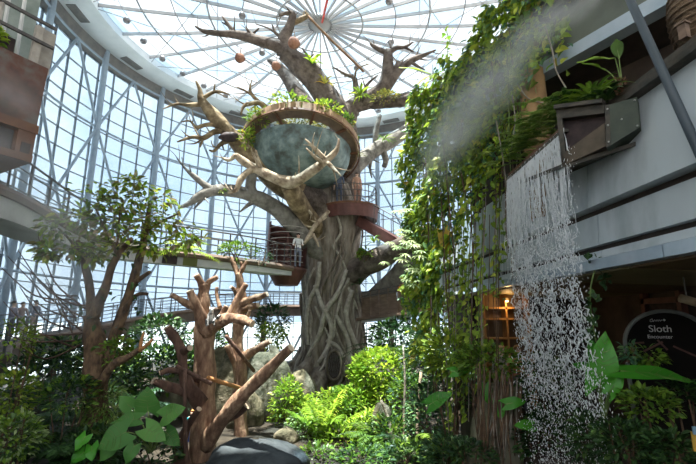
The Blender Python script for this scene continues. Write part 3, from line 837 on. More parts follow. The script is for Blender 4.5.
# ------------------------------------------------------------------ pod, ring platform
pcx, pcy = P(301, 148, 20.4).x, 20.4
pod = thing('teal_pod', (pcx, pcy, EYE + 6.75), 'large teal patinated bowl held in the crown of the giant tree', 'bowl')
prof = []
for i in range(15):
    a = math.pi / 2 * i / 14
    prof.append((max(.02, 2.55 * math.sin(a) ** .85), EYE + 6.75 + 1.75 * (1 - math.cos(a))))
mb = MB(); mb.lathe((pcx, pcy, 0), prof, 40); mb.build('shell', M['pod'], pod, smooth=True)
zt_ = prof[-1][1]
mb = MB(); mb.lathe((pcx, pcy, 0), [(2.55, zt_), (2.60, zt_ + .08), (2.45, zt_ + .10), (2.3, zt_ - .3), (.01, zt_ - .5)], 40); mb.build('rim', M['pod'], pod, smooth=True)
ring = thing('ring_platform', (pcx, pcy, EYE + 8.9), 'curved brown wooden ring platform above the teal bowl', 'platform')
RP0, RP1 = 2.95, 2.45
nb = 26
for k in range(nb):
    a0, a1 = 2 * math.pi * k / nb, 2 * math.pi * (k + .94) / nb
    mb = MB(); vs = []
    for a in (a0, a1):
        for (r, z) in ((RP0, 8.90), (RP0 + .06, 9.34), (RP0 - .02, 9.34), (RP0 - .08, 8.90)):
            vs.append((pcx + r * math.cos(a), pcy + r * math.sin(a), EYE + z))
    mb.add(vs, [(0, 3, 2, 1), (4, 5, 6, 7), (0, 1, 5, 4), (1, 2, 6, 5), (2, 3, 7, 6), (3, 0, 4, 7)])
    mb.build('fascia_board', M['ringwood'], ring)
mb = MB(); mb.lathe((pcx, pcy, EYE), [(RP1 - .1, 8.95), (RP0 - .05, 8.95), (RP0 - .05, 9.05), (RP1 - .1, 9.05), (RP1 - .1, 8.95)], 40); mb.build('deck', M['deckwood'], ring)
for k in range(10):
    a = 2 * math.pi * k / 10
    mb = MB(); mb.beam((pcx + 1.6 * math.cos(a), pcy + 1.6 * math.sin(a), EYE + 8.9), (pcx + 2.9 * math.cos(a), pcy + 2.9 * math.sin(a), EYE + 8.9), .1, .14); mb.build('joist', M['brownframe'], ring)
mb = MB(); mb.lathe((pcx, pcy, EYE), [(RP0 + .06, 8.80), (RP0 + .10, 8.80), (RP0 + .10, 8.90), (RP0 + .06, 8.90), (RP0 + .06, 8.80)], 40); mb.build('lower_band', M['brownframe'], ring)

ring.rotation_euler = (R_(-19), 0, 0); ring.location.z -= .55; ring.location.y -= .2
pod.rotation_euler = (R_(-8), 0, 0); pod.location.z -= .2; pod.location.y -= .4
# ------------------------------------------------------------------ red oxide decks and stair on the trunk
c = P(350, 210, 21.8); dz = EYE + 5.75; DECK_Z = dz
dk = thing('upper_deck', (c.x, c.y, dz - .6), 'round red oxide deck wrapped round the right of the giant trunk', 'deck')
mb = MB(); mb.lathe((c.x, c.y, dz), [(.2, -.08), (1.45, -.62), (1.52, 0), (1.44, .02), (.2, .02)], 28); mb.build('deck_drum', M['redoxide'], dk, smooth=False)
mb = MB(); mb.lathe((c.x, c.y, dz), [(1.50, .0), (1.56, .0), (1.56, .10), (1.50, .10), (1.50, 0)], 28); mb.build('deck_rim', M['brownframe'], dk)
for k in range(9):
    a = R_(-130 + 27 * k)
    mb = MB(); mb.tube([(c.x + 1.45 * math.cos(a), c.y + 1.45 * math.sin(a), dz), (c.x + 1.45 * math.cos(a), c.y + 1.45 * math.sin(a), dz + 1.05)], .025, 6); mb.build('rail_post', M['rail'], dk)
for h in (.4, .72, 1.05):
    mb = MB(); mb.tube([(c.x + 1.45 * math.cos(R_(a)), c.y + 1.45 * math.sin(R_(a)), dz + h) for a in range(-130, 90, 12)], .02, 6); mb.build('hand_rail', M['rail'], dk)
rp = thing('red_ramp', P(362, 232, 21.2), 'red oxide ramp sloping down from the round deck to the right', 'ramp')
a, b = P(362, 222, 21.6), P(404, 247, 20.2)
mb = MB(); mb.beam(a, b, .9, .5); mb.build('ramp_beam', M['redoxide'], rp)
for s in (-.42, .42):
    mb = MB(); mb.tube([a + Vector((0, s, 1.15)), b + Vector((0, s, 1.15))], .025, 6); mb.build('hand_rail', M['rail'], rp)
    for t in (.08, .3, .52, .74, .96):
        q = a.lerp(b, t) + Vector((0, s, .2)); mb = MB(); mb.tube([q, q + Vector((0, 0, .95))], .02, 6); mb.build('rail_post', M['rail'], rp)
# stair drum left of the trunk
sx = P(287, 244, 20.0); sc_ = Vector((sx.x, 20.2, EYE + 2.35))
st = thing('stair_drum', sc_ - Vector((0, 0, .9)), 'rusty red curved stair drum with thin rails left of the trunk', 'staircase')
mb = MB(); mb.lathe(sc_, [(.86, 0), (.90, 0), (1.0, 1.2), (.92, 2.3), (.88, 2.3), (.96, 1.2), (.86, 0)], 20, a0=R_(20), a1=R_(215)); mb.build('drum_wall', M['redoxide'], st, smooth=False)
mb = MB(); mb.lathe(sc_, [(.02, -.75), (.55, -.75), (.95, -.05), (.95, .04), (.02, .04)], 20); mb.build('drum_floor', M['redoxide'], st)
for k in range(7):
    mb = MB(); h = .3 + .28 * k; mb.tube([sc_ + Vector((.93 * math.cos(R_(a)), .93 * math.sin(R_(a)), h)) for a in range(150, 331, 15)], .017, 5); mb.build('rail', M['railpost'], st)
for a in (165, 200, 235, 270, 305):
    mb = MB(); q = sc_ + Vector((.93 * math.cos(R_(a)), .93 * math.sin(R_(a)), 0)); mb.tube([q, q + Vector((0, 0, 1.1))], .022, 5); mb.build('rail_post', M['rail'], st)
mb = MB(); mb.tube([sc_, sc_ + Vector((.0, 0, 2.6))], .06, 8); mb.build('centre_pole', M['redoxide'], st)
for k in range(8):
    a = R_(20 + 26 * k); mb = MB(); q = sc_ + Vector((.45 * math.cos(a), .45 * math.sin(a), .25 + .25 * k)); mb.box(q, (.85, .26, .04), a); mb.build('step', M['redoxide'], st)

# ------------------------------------------------------------------ walkways
def walkway(name, label, path, wdt, thick, mats, railh=1.05, nrail=4, post_every=1, deckname='deck', two=True, taper=0.0):
    """path: near-edge points (x, y, z of the deck)"""
    pts, _ = catmull([Vector(p) for p in path], [0] * len(path), 6)
    nrm = []
    for i in range(len(pts)):
        d = pts[min(i + 1, len(pts) - 1)] - pts[max(i - 1, 0)]; d.z = 0; d.normalize()
        nrm.append(Vector((-d.y, d.x, 0)))
    t = thing(name, pts[0] - Vector((0, 0, thick)), label, 'walkway')
    A = pts; B = [p + n * wdt for p, n in zip(pts, nrm)]
    dn = Vector((0, 0, -thick)); n = len(pts)
    mb = MB()
    vs = []
    for i_, (p, q) in enumerate(zip(A, B)):
        dq = dn * (1 - taper * i_ / (n - 1)); vs += [p, q, q + dq * .6, p + dq]
    fs = []
    for i in range(n - 1):
        for k in range(4):
            k2 = (k + 1) % 4
            fs.append((i * 4 + k, (i + 1) * 4 + k, (i + 1) * 4 + k2, i * 4 + k2))
    fs += [(0, 1, 2, 3), tuple((n - 1) * 4 + k for k in (3, 2, 1, 0))]
    mb.add(vs, fs); mb.build(deckname, mats[0], t)
    e = MB(); e.tube([p + Vector((0, 0, .02)) - nn * .03 for p, nn in zip(A, nrm)], .13, 6); e.build('edge_beam', mats[1], t)
    for side in ((A, B) if two else (A,)):
        sgn = .08 if side is A else -.08
        S = [p + nn * sgn for p, nn in zip(side, nrm)]
        for h in [railh * (k + 1) / nrail for k in range(nrail)]:
            mb = MB(); mb.tube([p + Vector((0, 0, h)) for p in S], .030 if h >= railh - .01 else .016, 6); mb.build('hand_rail', mats[2], t, smooth=True)
        for i in range(0, n, post_every):
            mb = MB(); mb.tube([S[i], S[i] + Vector((0, 0, railh))], .028, 6); mb.build('rail_post', mats[3], t)
    return t, A, B
zU = EYE + 2.2
upper_walk, UA, UB = walkway('upper_walkway', 'pale curved elevated walkway sweeping from the rusty balcony to the giant tree',
    [(-7.95, 8.3, EYE + 2.84), (-7.8, 9.3, EYE + 2.81), (-8.05, 11.0, EYE + 2.73), (-8.15, 12.9, EYE + 2.56), (-7.2, 14.4, EYE + 2.40), (-5.5, 15.5, EYE + 2.3), (-3.7, 16.8, EYE + 2.22), (-2.5, 18.6, EYE + 2.2)], 1.7, .62,
    (M['concrete'], M['deckwood'], M['rail'], M['rail']), 1.05, 4, 3, taper=.55)
# dark hanging panels and planter edge on the walkway near the tree
for k, i in enumerate((27, 29)):
    if i < len(UA):
        p = UA[i]; mb = MB(); d = (UA[i + 1] - UA[i]).normalized()
        mb.beam(p - d * .25 + Vector((0, 0, -.22)) + Vector((-d.y, d.x, 0)) * -.04, p + d * .25 + Vector((0, 0, -.22)) + Vector((-d.y, d.x, 0)) * -.04, .03, .34)
        mb.build('hanging_panel', (M['darkgrille'], M['l_olive'])[k], upper_walk)
lowpath = []
for a, z in ((225, -1.2), (212, -1.1), (205, -1.0), (190, -.85), (175, -.55), (160, -.05), (145, .45), (130, .8), (115, 1.0), (100, 1.05), (85, 1.05), (70, 1.05), (55, 1.05)):
    p = ring_pt(R_(a), 12.6, EYE + z); lowpath.append(p)
lowpath = [tuple(p) for p in lowpath]
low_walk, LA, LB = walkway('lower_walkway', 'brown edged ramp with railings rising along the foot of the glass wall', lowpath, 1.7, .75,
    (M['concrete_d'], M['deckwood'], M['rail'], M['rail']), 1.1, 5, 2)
# pillars under the lower walkway
for i in range(4, len(LA), 9):
    p = (LA[i] + LB[i]) / 2; mb = MB(); mb.tube([(p.x, p.y, -.2), (p.x, p.y, p.z - .4)], .2, 10); mb.build('pillar', M['concrete_d'], low_walk, smooth=True)

# bridge to the right of the trunk
br = thing('side_bridge', P(392, 316, 20.5), 'wooden bridge with mesh railing right of the giant trunk', 'bridge')
a, b = P(362, 318, 21.5), P(440, 308, 18.2)
mb = MB(); mb.beam(a + Vector((0, .6, -.1)), b + Vector((0, .6, -.1)), 1.6, .12); mb.build('deck', M['deckwood'], br)
mb = MB(); mb.beam(a + Vector((0, -.2, -.16)), b + Vector((0, -.2, -.16)), .08, .14); mb.build('edge_beam', M['concrete'], br)
for k in range(9):
    q = a.lerp(b, k / 8); mb = MB(); mb.beam(q + Vector((0, -.15, -.1)), q + Vector((0, -.15, 1.25)), .06, .06); mb.build('rail_post', M['deckwood'], br)
for k in range(8):
    q, q2 = a.lerp(b, (k + .06) / 8), a.lerp(b, (k + .94) / 8); mb = MB(); mb.beam(q + Vector((0, -.13, .5)), q2 + Vector((0, -.13, .5)), .02, .95); mb.build('rail_panel', M['deckwood'], br)
for h in (1.05, 1.25):
    mb = MB(); mb.beam(a + Vector((0, -.15, h)), b + Vector((0, -.15, h)), .05, .05); mb.build('hand_rail', M['rail'], br)

# ------------------------------------------------------------------ rusty balcony top left
def LB2(t, h, off=0.0):   # t metres along its edge from the far corner, h above the eye
    d = Vector((-.49, -.871, 0)); n = Vector((.871, -.49, 0))
    p = Vector((-6.2, 7.79, EYE + h)) + d * t + n * off
    return p
bal = thing('trim_2', (-6.6, 7, EYE + 3), 'rusty metal clad balcony box high on the left', kind='structure')
IN = Vector((-.871, .49, 0))
def wedge(name, t0, t1, h0, h1, off0, off1, depth, mat):
    mb = MB(); vs = []
    for t in (t0, t1):
        vs += [LB2(t, h0, off0), LB2(t, h1, off1), LB2(t, h1, off1) + IN * depth, LB2(t, h0, off0) + IN * depth]
    mb.add(vs, [(0, 1, 2, 3), (7, 6, 5, 4), (0, 4, 5, 1), (1, 5, 6, 2), (2, 6, 7, 3), (3, 7, 4, 0)])
    return mb.build(name, mat, bal)
wedge('rust_panel', 0, 1.55, 3.80, 5.05, -.05, .05, 2.6, M['rust'])
wedge('rust_panel', 1.57, 4.5, 3.80, 5.05, -.05, .05, 2.6, M['rust'])
wedge('lower_frame', -.02, 4.5, 3.62, 3.80, 0, 0, 2.6, M['brownframe'])
wedge('bottom_frame', .0, 4.5, 3.02, 3.16, -.02, 0, 2.4, M['brownframe'])
wedge('lower_panel', .0, .30, 3.16, 3.62, -.04, -.02, .4, M['brownframe'])
wedge('vent_slot', .06, .22, 3.18, 3.38, -.03, -.01, .1, M['darkgrille'])
wedge('grille', .30, 2.3, 3.16, 3.62, -.22, -.20, 2.0, M['darkgrille'])  # dark block painting the shade inside the balcony's lower opening
wedge('lower_panel', 2.3, 4.5, 3.16, 3.62, -.04, -.02, .4, M['brownframe'])
wedge('verdigris_wall', -.1, 5, 5.05, 9.5, -1.2, -1.0, .15, M['verdigris'])
wedge('corner_pier', -.12, .14, 5.05, 5.98, -.20, -.14, .16, M['railpost'])
wedge('corner_pier', .16, .30, 5.02, 5.9, -.05, .02, .1, M['railpost'])
for h in (5.55, 6.0):
    mb = MB(); mb.beam(LB2(-.05, h, .02), LB2(4.5, h, .02), .05, .06); mb.build('hand_rail', M['rail'], bal)
for t in (.9, 1.05, 2.6):
    mb = MB(); mb.beam(LB2(t, 5.0, 0), LB2(t, 6.0, 0), .05, .05); mb.build('rail_post', M['railpost'], bal)
for t in (.5, .75, 1.5, 1.75, 2.0):
    mb = MB(); mb.beam(LB2(t, 5.05, -.9), LB2(t + .5, 8.5, -.9), .07, .05); mb.build('wall_strip', M['darkgrille'] if t > 1 else M['olive'], bal)
for t in (.35, .62):
    mb = MB(); mb.beam(LB2(t, 5.05, -.55), LB2(t, 8.6, -.75), .05, .05); mb.build('slanted_pole', M['concrete'], bal)
mb = MB(); q = LB2(1.15, 5.05, -.22); mb.tube([q, q + Vector((0, 0, .42))], .11, 12); mb.build('planter_tube', M['tan'], bal, smooth=True)
mb = MB(); mb.beam(LB2(.5, 5.3, -.3), LB2(1.0, 5.3, -.3), .03, .45); mb.build('mesh_panel', M['darkgrille'], bal)
# ================================================================== DEAD CLIMBING TREES
def cutlimb(parent, pts, mat=None, name='branch', seg=12, wob=.15, sub=5, cut=True):
    w = [P(a, b, d) for a, b, d, r in pts]; rad = [r * .80 * SC(b, d) for a, b, d, r in pts]
    mb = MB(); mb.tube(w, rad, seg, True, wob=wob, sub=sub)
    o = mb.build(name, mat or M['dead'], parent, smooth=True)
    if cut:
        d = (w[-1] - w[-2]).normalized(); r = rad[-1] * 1.02
        c = MB(); c.tube([w[-1] - d * .01, w[-1] + d * .012, w[-1] + d * .016], [r, r, r * .6], seg, True)
        c.build('cut_end', M['cut'], o)
    return o
b = P(203, 470, 12.0); b.z = 0
d1 = thing('thick_dead_tree', b, 'thick reddish dead trunk with sawn branches beside the broad-leaved plant', 'dead tree')
cutlimb(d1, [(200, 500, 12.0, 20), (202, 464, 12.0, 17), (204, 430, 12, 15), (205, 395, 12, 13.5), (205, 360, 12, 12.5), (204, 330, 12, 11.5), (203, 308, 12, 9.5), (204, 292, 12, 7), (205, 284, 12, 6)], seg=14, name='trunk')
cutlimb(d1, [(204, 288, 12, 5), (200, 281, 11.9, 4.4), (196, 275, 11.8, 3.6)])
cutlimb(d1, [(205, 288, 12, 4.4), (210, 281, 12, 3.6), (217, 277, 12.1, 2.8)])
cutlimb(d1, [(207, 333, 11.9, 8), (199, 312, 11.6, 6.5), (194, 300, 11.5, 5.6), (190, 291, 11.4, 4.6)])
cutlimb(d1, [(197, 308, 11.6, 5), (186, 303, 11.4, 4.2), (177, 298, 11.2, 3.6), (171, 295, 11.1, 3)])
cutlimb(d1, [(205, 333, 11.9, 8), (218, 323, 11.6, 7.2), (231, 318, 11.3, 6.4), (243, 320, 11.1, 5.8), (252, 324, 11.0, 5)])
cutlimb(d1, [(229, 318, 11.4, 5), (234, 306, 11.4, 4.6), (241, 293, 11.4, 4.0), (246, 284, 11.4, 3.2)])
cutlimb(d1, [(216, 325, 11.7, 3.6), (222, 313, 11.8, 3), (226, 306, 11.8, 2.4)])
cutlimb(d1, [(220, 308, 11.8, 2.6), (217, 296, 11.9, 2.4), (217, 287, 11.9, 1.8)], cut=False)
cutlimb(d1, [(200, 402, 11.8, 10), (190, 388, 11.5, 8), (184, 372, 11.4, 6.5), (181, 352, 11.3, 6), (175, 338, 11.2, 5.6), (167, 327, 11.1, 4.6)], M['dead_d'])
cutlimb(d1, [(181, 353, 11.3, 4.6), (187, 349, 11.1, 4.2), (190, 348, 11.0, 3.6)], M['dead_d'])
cutlimb(d1, [(198, 395, 11.8, 8), (182, 390, 11.5, 6.2), (166, 386, 11.3, 5.2), (153, 381, 11.1, 4.2)], M['dead_d'])
cutlimb(d1, [(203, 380, 11.8, 5), (190, 376, 11.5, 4.2), (172, 370, 11.3, 3.6), (160, 373, 11.2, 2.8)], M['dead_d'])
cutlimb(d1, [(206, 445, 11.9, 11), (218, 425, 11.6, 10), (235, 404, 11.3, 8.5), (255, 383, 11.0, 7.6), (276, 362, 10.7, 6.6), (291, 348, 10.5, 5.4)], seg=12)
cutlimb(d1, [(210, 438, 11.8, 8), (222, 422, 11.7, 7), (238, 411, 11.6, 6), (247, 405, 11.5, 5)], M['dead_d'])
cutlimb(d1, [(186, 480, 11.6, 10), (181, 455, 11.5, 9), (179, 438, 11.5, 8)], M['dead_d'], 'stump', seg=12)
cutlimb(d1, [(182, 440, 11.5, 6), (189, 424, 11.4, 4.6), (199, 409, 11.2, 3.4)], M['dead_d'])
mb = MB(); mb.tube([P(186, 470, 10.9), P(185, 420, 10.9), P(185, 370, 10.9)], .05, 7, wob=.1, sub=3); mb.build('leaning_pole', M['dead_d'], d1, smooth=True)

b = P(241, 440, 14.2); b.z = 0
d2 = thing('slender_dead_tree', b, 'slender pale reddish dead tree with forked sawn tips behind the thick trunk', 'dead tree')
cutlimb(d2, [(242, 452, 14.2, 11), (241, 430, 14.2, 9), (240, 400, 14.2, 8.5), (240, 374, 14.2, 8), (238, 345, 14.2, 7.5), (239, 318, 14.2, 7), (241, 300, 14.2, 6.5), (240, 284, 14.2, 5), (238, 273, 14.2, 4.2)], seg=12, name='trunk', cut=False)
cutlimb(d2, [(238, 275, 14.2, 3.6), (235, 267, 14.2, 3), (231, 257, 14.2, 1.8)])
cutlimb(d2, [(239, 275, 14.2, 3.2), (243, 268, 14.2, 2.6), (247, 261, 14.2, 1.6)])
cutlimb(d2, [(242, 269, 14.2, 2), (241, 262, 14.2, 1.4)])
cutlimb(d2, [(240, 304, 14.2, 5.2), (252, 299, 14.0, 4.6), (260, 297, 13.9, 4.2), (267, 294, 13.8, 3)])
cutlimb(d2, [(241, 311, 14.2, 4.6), (250, 307, 14.0, 4), (258, 305, 13.9, 3.2)])
cutlimb(d2, [(240, 362, 14.2, 6), (250, 353, 14.0, 5), (260, 347, 13.8, 4.2), (270, 341, 13.6, 3.2)])
cutlimb(d2, [(238, 368, 14.2, 5), (232, 357, 14, 4.2), (227, 346, 13.9, 3.4)])
cutlimb(d2, [(239, 296, 14.2, 3.2), (234, 289, 14.1, 2.6), (231, 287, 14, 2)])
cutlimb(d2, [(240, 325, 14.2, 4), (246, 320, 14.0, 3.2), (250, 310, 13.9, 2.0)], cut=False)
for (a, b_, lab) in (((208, 378, 11.3), (243, 389, 13.2), 'thin orange brown pole wedged between the two dead trees'), ((176, 366, 11.0), (212, 384, 11.2), 'dark thin pole lying across the thick dead trunk'), ((226, 336, 12.2), (254, 371, 13.4), 'brown slanting pole behind the slender dead tree')):
    mb = MB(); mb.tube([P(*a), P(*b_)], .055, 8, wob=.06); mb.build('wooden_pole', M['orangewood'] if 'orange' in lab else M['dead_d'], None, smooth=True, label=lab, cat='pole')

# ================================================================== LIVING TREE (left)
b = P(97, 402, 10.8); b.z = 0
lt = thing('multi_stem_tree', b, 'living tree with leafy crown and leaning brown stems in front of the walkway', 'tree')
B_ = M['bark_live']
_limb = limb
def limb(parent, pts, mat, name='branch', seg=9, wob=.10, sub=4):
    return _limb(parent, pts, mat, name, seg, wob, sub, ds=.86, rs_=.85)
limb(lt, [(98, 440, 12.6, 15), (97, 402, 12.6, 13), (95, 375, 12.6, 12), (94, 350, 12.6, 11), (93, 330, 12.6, 10.5), (92, 315, 12.6, 9)], B_, 'trunk', 12, .16)
limb(lt, [(93, 322, 12.6, 7), (91, 300, 12.4, 5), (88, 278, 12.2, 4.4), (83, 258, 12.0, 3.6), (78, 240, 11.8, 2)], B_, 'stem')
limb(lt, [(94, 316, 12.5, 7), (99, 303, 12.4, 6), (106, 286, 12.3, 5), (112, 266, 12.2, 4.2), (122, 250, 12.0, 3.4), (132, 238, 11.9, 2)], B_, 'stem')
limb(lt, [(100, 376, 12.7, 8), (113, 341, 12.9, 7), (124, 310, 13.0, 6), (131, 288, 13.0, 5.6), (139, 260, 13.0, 4.8), (146, 232, 13.0, 3.6), (149, 208, 13.0, 2)], B_, 'stem')
limb(lt, [(132, 284, 13, 4), (140, 279, 12.8, 3.2), (150, 272, 12.6, 2)], B_, 'stem', 7)
limb(lt, [(121, 318, 13, 3), (135, 296, 12.7, 2.4), (148, 294, 12.6, 1.6)], B_, 'stem', 6)
limb(lt, [(97, 392, 12.4, 6), (112, 366, 12.0, 5), (128, 357, 11.8, 4), (140, 349, 11.7, 3)], B_, 'stem', 7)
for pp in ([(140, 352, 11.7, 2.2), (141, 342, 11.7, 2), (144, 332, 11.7, 1.2)], [(139, 351, 11.7, 2.4), (147, 345, 11.6, 2), (153, 339, 11.6, 1.4)]):
    limb(lt, pp, M['orangewood'], 'cut_twig', 6)
limb(lt, [(118, 256, 12.1, 2.2), (106, 232, 12, 1.6), (96, 208, 12, 1)], B_, 'twig', 5)
limb(lt, [(146, 232, 13, 2), (160, 222, 12.8, 1.4), (178, 214, 12.6, .7)], B_, 'twig', 5)
limb(lt, [(83, 258, 12, 2), (70, 240, 11.8, 1.4), (58, 228, 11.6, .7)], B_, 'twig', 5)
limb(lt, [(112, 266, 12.2, 2), (118, 238, 12.2, 1.5), (120, 205, 12.2, .7)], B_, 'twig', 5)
# thin bare twigs (left, hazy)
rs = random.Random(8)
for k in range(16):
    x0, y0 = rs.uniform(70, 95), rs.uniform(295, 350)
    x1 = rs.uniform(-5, 60); y1 = y0 - rs.uniform(-10, 70)
    limb(lt, [(x0, y0, 12.6, 1.1), ((x0 + x1) / 2 + rs.uniform(-8, 8), (y0 + y1) / 2 + rs.uniform(2, 14), 12.3, .9), (x1, y1, 12.0, .4)], M['dead_d'], 'twig', 4, 0)
# ================================================================== FOLIAGE
T_OVATE = (np.array([(0, 0, 0), (.3, .24, .05), (.3, 0, -.02), (.3, -.24, .05), (.68, .20, .03), (.68, 0, -.05), (.68, -.20, .03), (1, 0, -.14)]),
           [(0, 2, 1), (0, 3, 2), (1, 2, 5, 4), (2, 3, 6, 5), (4, 5, 7), (5, 6, 7)])
T_LANCE = (np.array([(0, 0, 0), (.35, .09, .02), (.35, 0, -.01), (.35, -.09, .02), (.72, .06, -.05), (.72, -.06, -.05), (1, 0, -.2)]),
           [(0, 2, 1), (0, 3, 2), (1, 2, 4), (2, 3, 5), (2, 5, 4), (4, 5, 6)])
T_HEART = (np.array([(0, 0, 0), (-.16, .2, .02), (.1, .36, .04), (.1, 0, -.03), (.1, -.36, .04), (-.16, -.2, .02), (.5, .30, .02), (.5, 0, -.05), (.5, -.30, .02), (1.0, 0, -.16)]),
           [(0, 2, 1), (0, 3, 2), (0, 5, 4), (0, 4, 3), (2, 3, 7, 6), (3, 4, 8, 7), (6, 7, 9), (7, 8, 9)])
T_SMALL = (np.array([(0, 0, 0), (.45, .26, .04), (.45, -.26, .04), (1, 0, -.08)]), [(0, 2, 1), (1, 2, 3)])

def add_leaves(mb, pos, tipdir, size, tmpl, mi=0, up=None, jit=.35, tint=None):
    """pos (n,3), tipdir (n,3), size (n,): leaf blades pointing along tipdir with their face turned roughly upwards"""
    pos = np.asarray(pos, float); n = len(pos)
    if n == 0: return
    d = np.asarray(tipdir, float) + RNG.normal(0, jit, (n, 3))
    d /= np.linalg.norm(d, axis=1, keepdims=True) + 1e-9
    u = np.tile(np.array((0, 0, 1.0)), (n, 1)) if up is None else np.asarray(up, float)
    u = u + RNG.normal(0, jit, (n, 3))
    s = np.cross(u, d); s /= np.linalg.norm(s, axis=1, keepdims=True) + 1e-9
    w = np.cross(d, s)
    T, F = tmpl
    size = np.broadcast_to(size, (n,))
    vv = (pos[:, None, :] + size[:, None, None] * (T[None, :, 0, None] * d[:, None, :] + T[None, :, 1, None] * s[:, None, :] + T[None, :, 2, None] * w[:, None, :]))
    base = len(mb.v); k = len(T)
    mb.v.extend(map(tuple, vv.reshape(-1, 3)))
    ti = RNG.random(n) if tint is None else tint
    for i in range(n):
        b = base + i * k
        for f in F:
            mb.f.append(tuple(b + q for q in f)); mb.m.append(mi); mb.t.append(float(ti[i]))

def shell_pts(c, r, n, hollow=.45, lowcut=-1.0, rng=RNG):
    """points near the surface of an ellipsoid, clumped"""
    v = rng.normal(0, 1, (n * 2, 3)); v /= np.linalg.norm(v, axis=1, keepdims=True)
    v = v[v[:, 2] > lowcut][:n]
    nc = max(6, n // 40)
    cl = rng.normal(0, 1, (nc, 3)); cl /= np.linalg.norm(cl, axis=1, keepdims=True)
    pick = rng.integers(0, nc, len(v))
    v = v * .55 + cl[pick] * .45; v /= np.linalg.norm(v, axis=1, keepdims=True)
    q = (hollow + (1 - hollow) * rng.random(len(v)) ** .5)
    return np.array(c) + v * q[:, None] * np.array(r), v

def shrub(name, label, c, r, n, size, mat, tmpl=T_OVATE, cat='shrub', base_z=None, stems=5, group=None, lowcut=-.6, droop=0.0, mat2=None, frac2=.0, parent=None, stemmat=None):
    c = Vector(c); base_z = (c.z - r[2]) if base_z is None else base_z
    t = parent or thing(name, (c.x, c.y, base_z), label, cat, group)
    mb = MB(); pts, v = shell_pts(c, r, n, lowcut=lowcut)
    out = v.copy(); out[:, 2] = out[:, 2] * .5 + .1 - droop
    sz = size * RNG.uniform(.6, 1.25, len(pts))
    if mat2:
        k = RNG.random(len(pts)) < frac2
        add_leaves(mb, pts[~k], out[~k], sz[~k], tmpl, 0); add_leaves(mb, pts[k], out[k], sz[k], tmpl, 1)
        mb.build('foliage', [mat, mat2], t, kind='stuff')
    else:
        add_leaves(mb, pts, out, sz, tmpl); mb.build('foliage', mat, t, kind='stuff')
    for s in range(stems):
        e = pts[int(RNG.integers(0, len(pts)))]
        m_ = MB(); b = Vector((c.x + random.uniform(-.1, .1), c.y + random.uniform(-.1, .1), base_z))
        e = Vector(e); mid = b.lerp(e, .5) + Vector((random.uniform(-.05, .05), random.uniform(-.05, .05), .1 * r[2]))
        m_.tube([b, mid, e], [.022, .016, .006], 5, sub=3); m_.build('stem', stemmat or M['rootbrown'], t)
    return t

def frond_mesh(mb, base, direction, length, arch, pairs, ll, tmpl=T_LANCE, mi=0, width=1.0, stem_r=.012, tint=None, droopl=.25):
    base = Vector(base); d = Vector(direction).normalized()
    hor = Vector((d.x, d.y, 0)); hor = hor.normalized() if hor.length > .01 else Vector((1, 0, 0))
    pts = []
    N = 9
    for i in range(N):
        t = i / (N - 1)
        p = base + d * (length * t) + hor * (length * arch * .35 * t * t) + Vector((0, 0, -length * arch * t * t * .9))
        pts.append(p)
    mb.tube(pts, [stem_r * (1 - .8 * i / (N - 1)) for i in range(N)], 4, mi=mi, tint=.3 if tint is None else tint)
    side = hor.cross(Vector((0, 0, 1))).normalized()
    pos = []; dr = []; sz = []
    for k in range(pairs):
        t = .12 + .88 * (k + .5) / pairs
        f = t * (N - 1); i = min(int(f), N - 2); q = pts[i].lerp(pts[i + 1], f - i); tan = (pts[i + 1] - pts[i]).normalized()
        l = ll * math.sin(math.pi * min(1, .18 + .8 * t)) ** .7
        for s in (-1, 1):
            pos.append(q); dr.append(side * s * width + tan * .55 - Vector((0, 0, droopl))); sz.append(l)
    add_leaves(mb, pos, dr, np.array(sz), tmpl, mi, jit=.07, tint=np.full(len(pos), .5 if tint is None else tint) + RNG.uniform(-.15, .15, len(pos)))

def fern(name, label, base, n, length, mat, cat='fern', arch=.7, pairs=14, ll=.16, tmpl=T_LANCE, tilt=(25, 65), az=(0, 360), parent=None, group=None, stem=0.0, stemmat=None):
    base = Vector(base); t = parent or thing(name, base, label, cat, group)
    top = base + Vector((0, 0, stem))
    if stem:
        mb = MB(); mb.tube([base, base.lerp(top, .5) + Vector((.03, .02, 0)), top], [.11, .09, .08], 8, wob=.1, sub=3); mb.build('stem', stemmat or M['rootbrown'], t, smooth=True)
    for k in range(n):
        a = R_(az[0] + (az[1] - az[0]) * (k + random.uniform(-.3, .3)) / n); e = R_(random.uniform(*tilt))
        d = Vector((math.cos(a) * math.cos(e), math.sin(a) * math.cos(e), math.sin(e)))
        mb = MB(); frond_mesh(mb, top, d, length * random.uniform(.75, 1.15), arch, pairs, ll, tmpl, tint=random.random())
        mb.build('frond', mat, t)
    return t

def rosette(name, label, base, n, length, mat, width=.09, tilt=(20, 75), az=(0, 360), cat='plant', parent=None):
    """strap-leaved plant, every leaf a part"""
    base = Vector(base); t = parent or thing(name, base, label, cat)
    for k in range(n):
        a = R_(az[0] + (az[1] - az[0]) * (k + random.uniform(-.3, .3)) / n); e = R_(random.uniform(*tilt)); L = length * random.uniform(.7, 1.1)
        hor = Vector((math.cos(a), math.sin(a), 0)); side = Vector((-hor.y, hor.x, 0)); A = []; B = []; C = []
        for i in range(7):
            q = i / 6; p = base + hor * (L * q * math.cos(e)) + Vector((0, 0, L * (q * math.sin(e) - .55 * q * q)))
            w = width * L * (math.sin(math.pi * (.12 + .86 * q)) ** .8) * .5
            A.append(p + side * w + Vector((0, 0, w * .4))); B.append(p); C.append(p - side * w + Vector((0, 0, w * .4)))
        mb = MB(); tt = random.random(); mb.quadstrip(A, B); mb.quadstrip(B, C); mb.t = [tt] * len(mb.f); mb.build('leaf', mat, t, smooth=True)
    return t

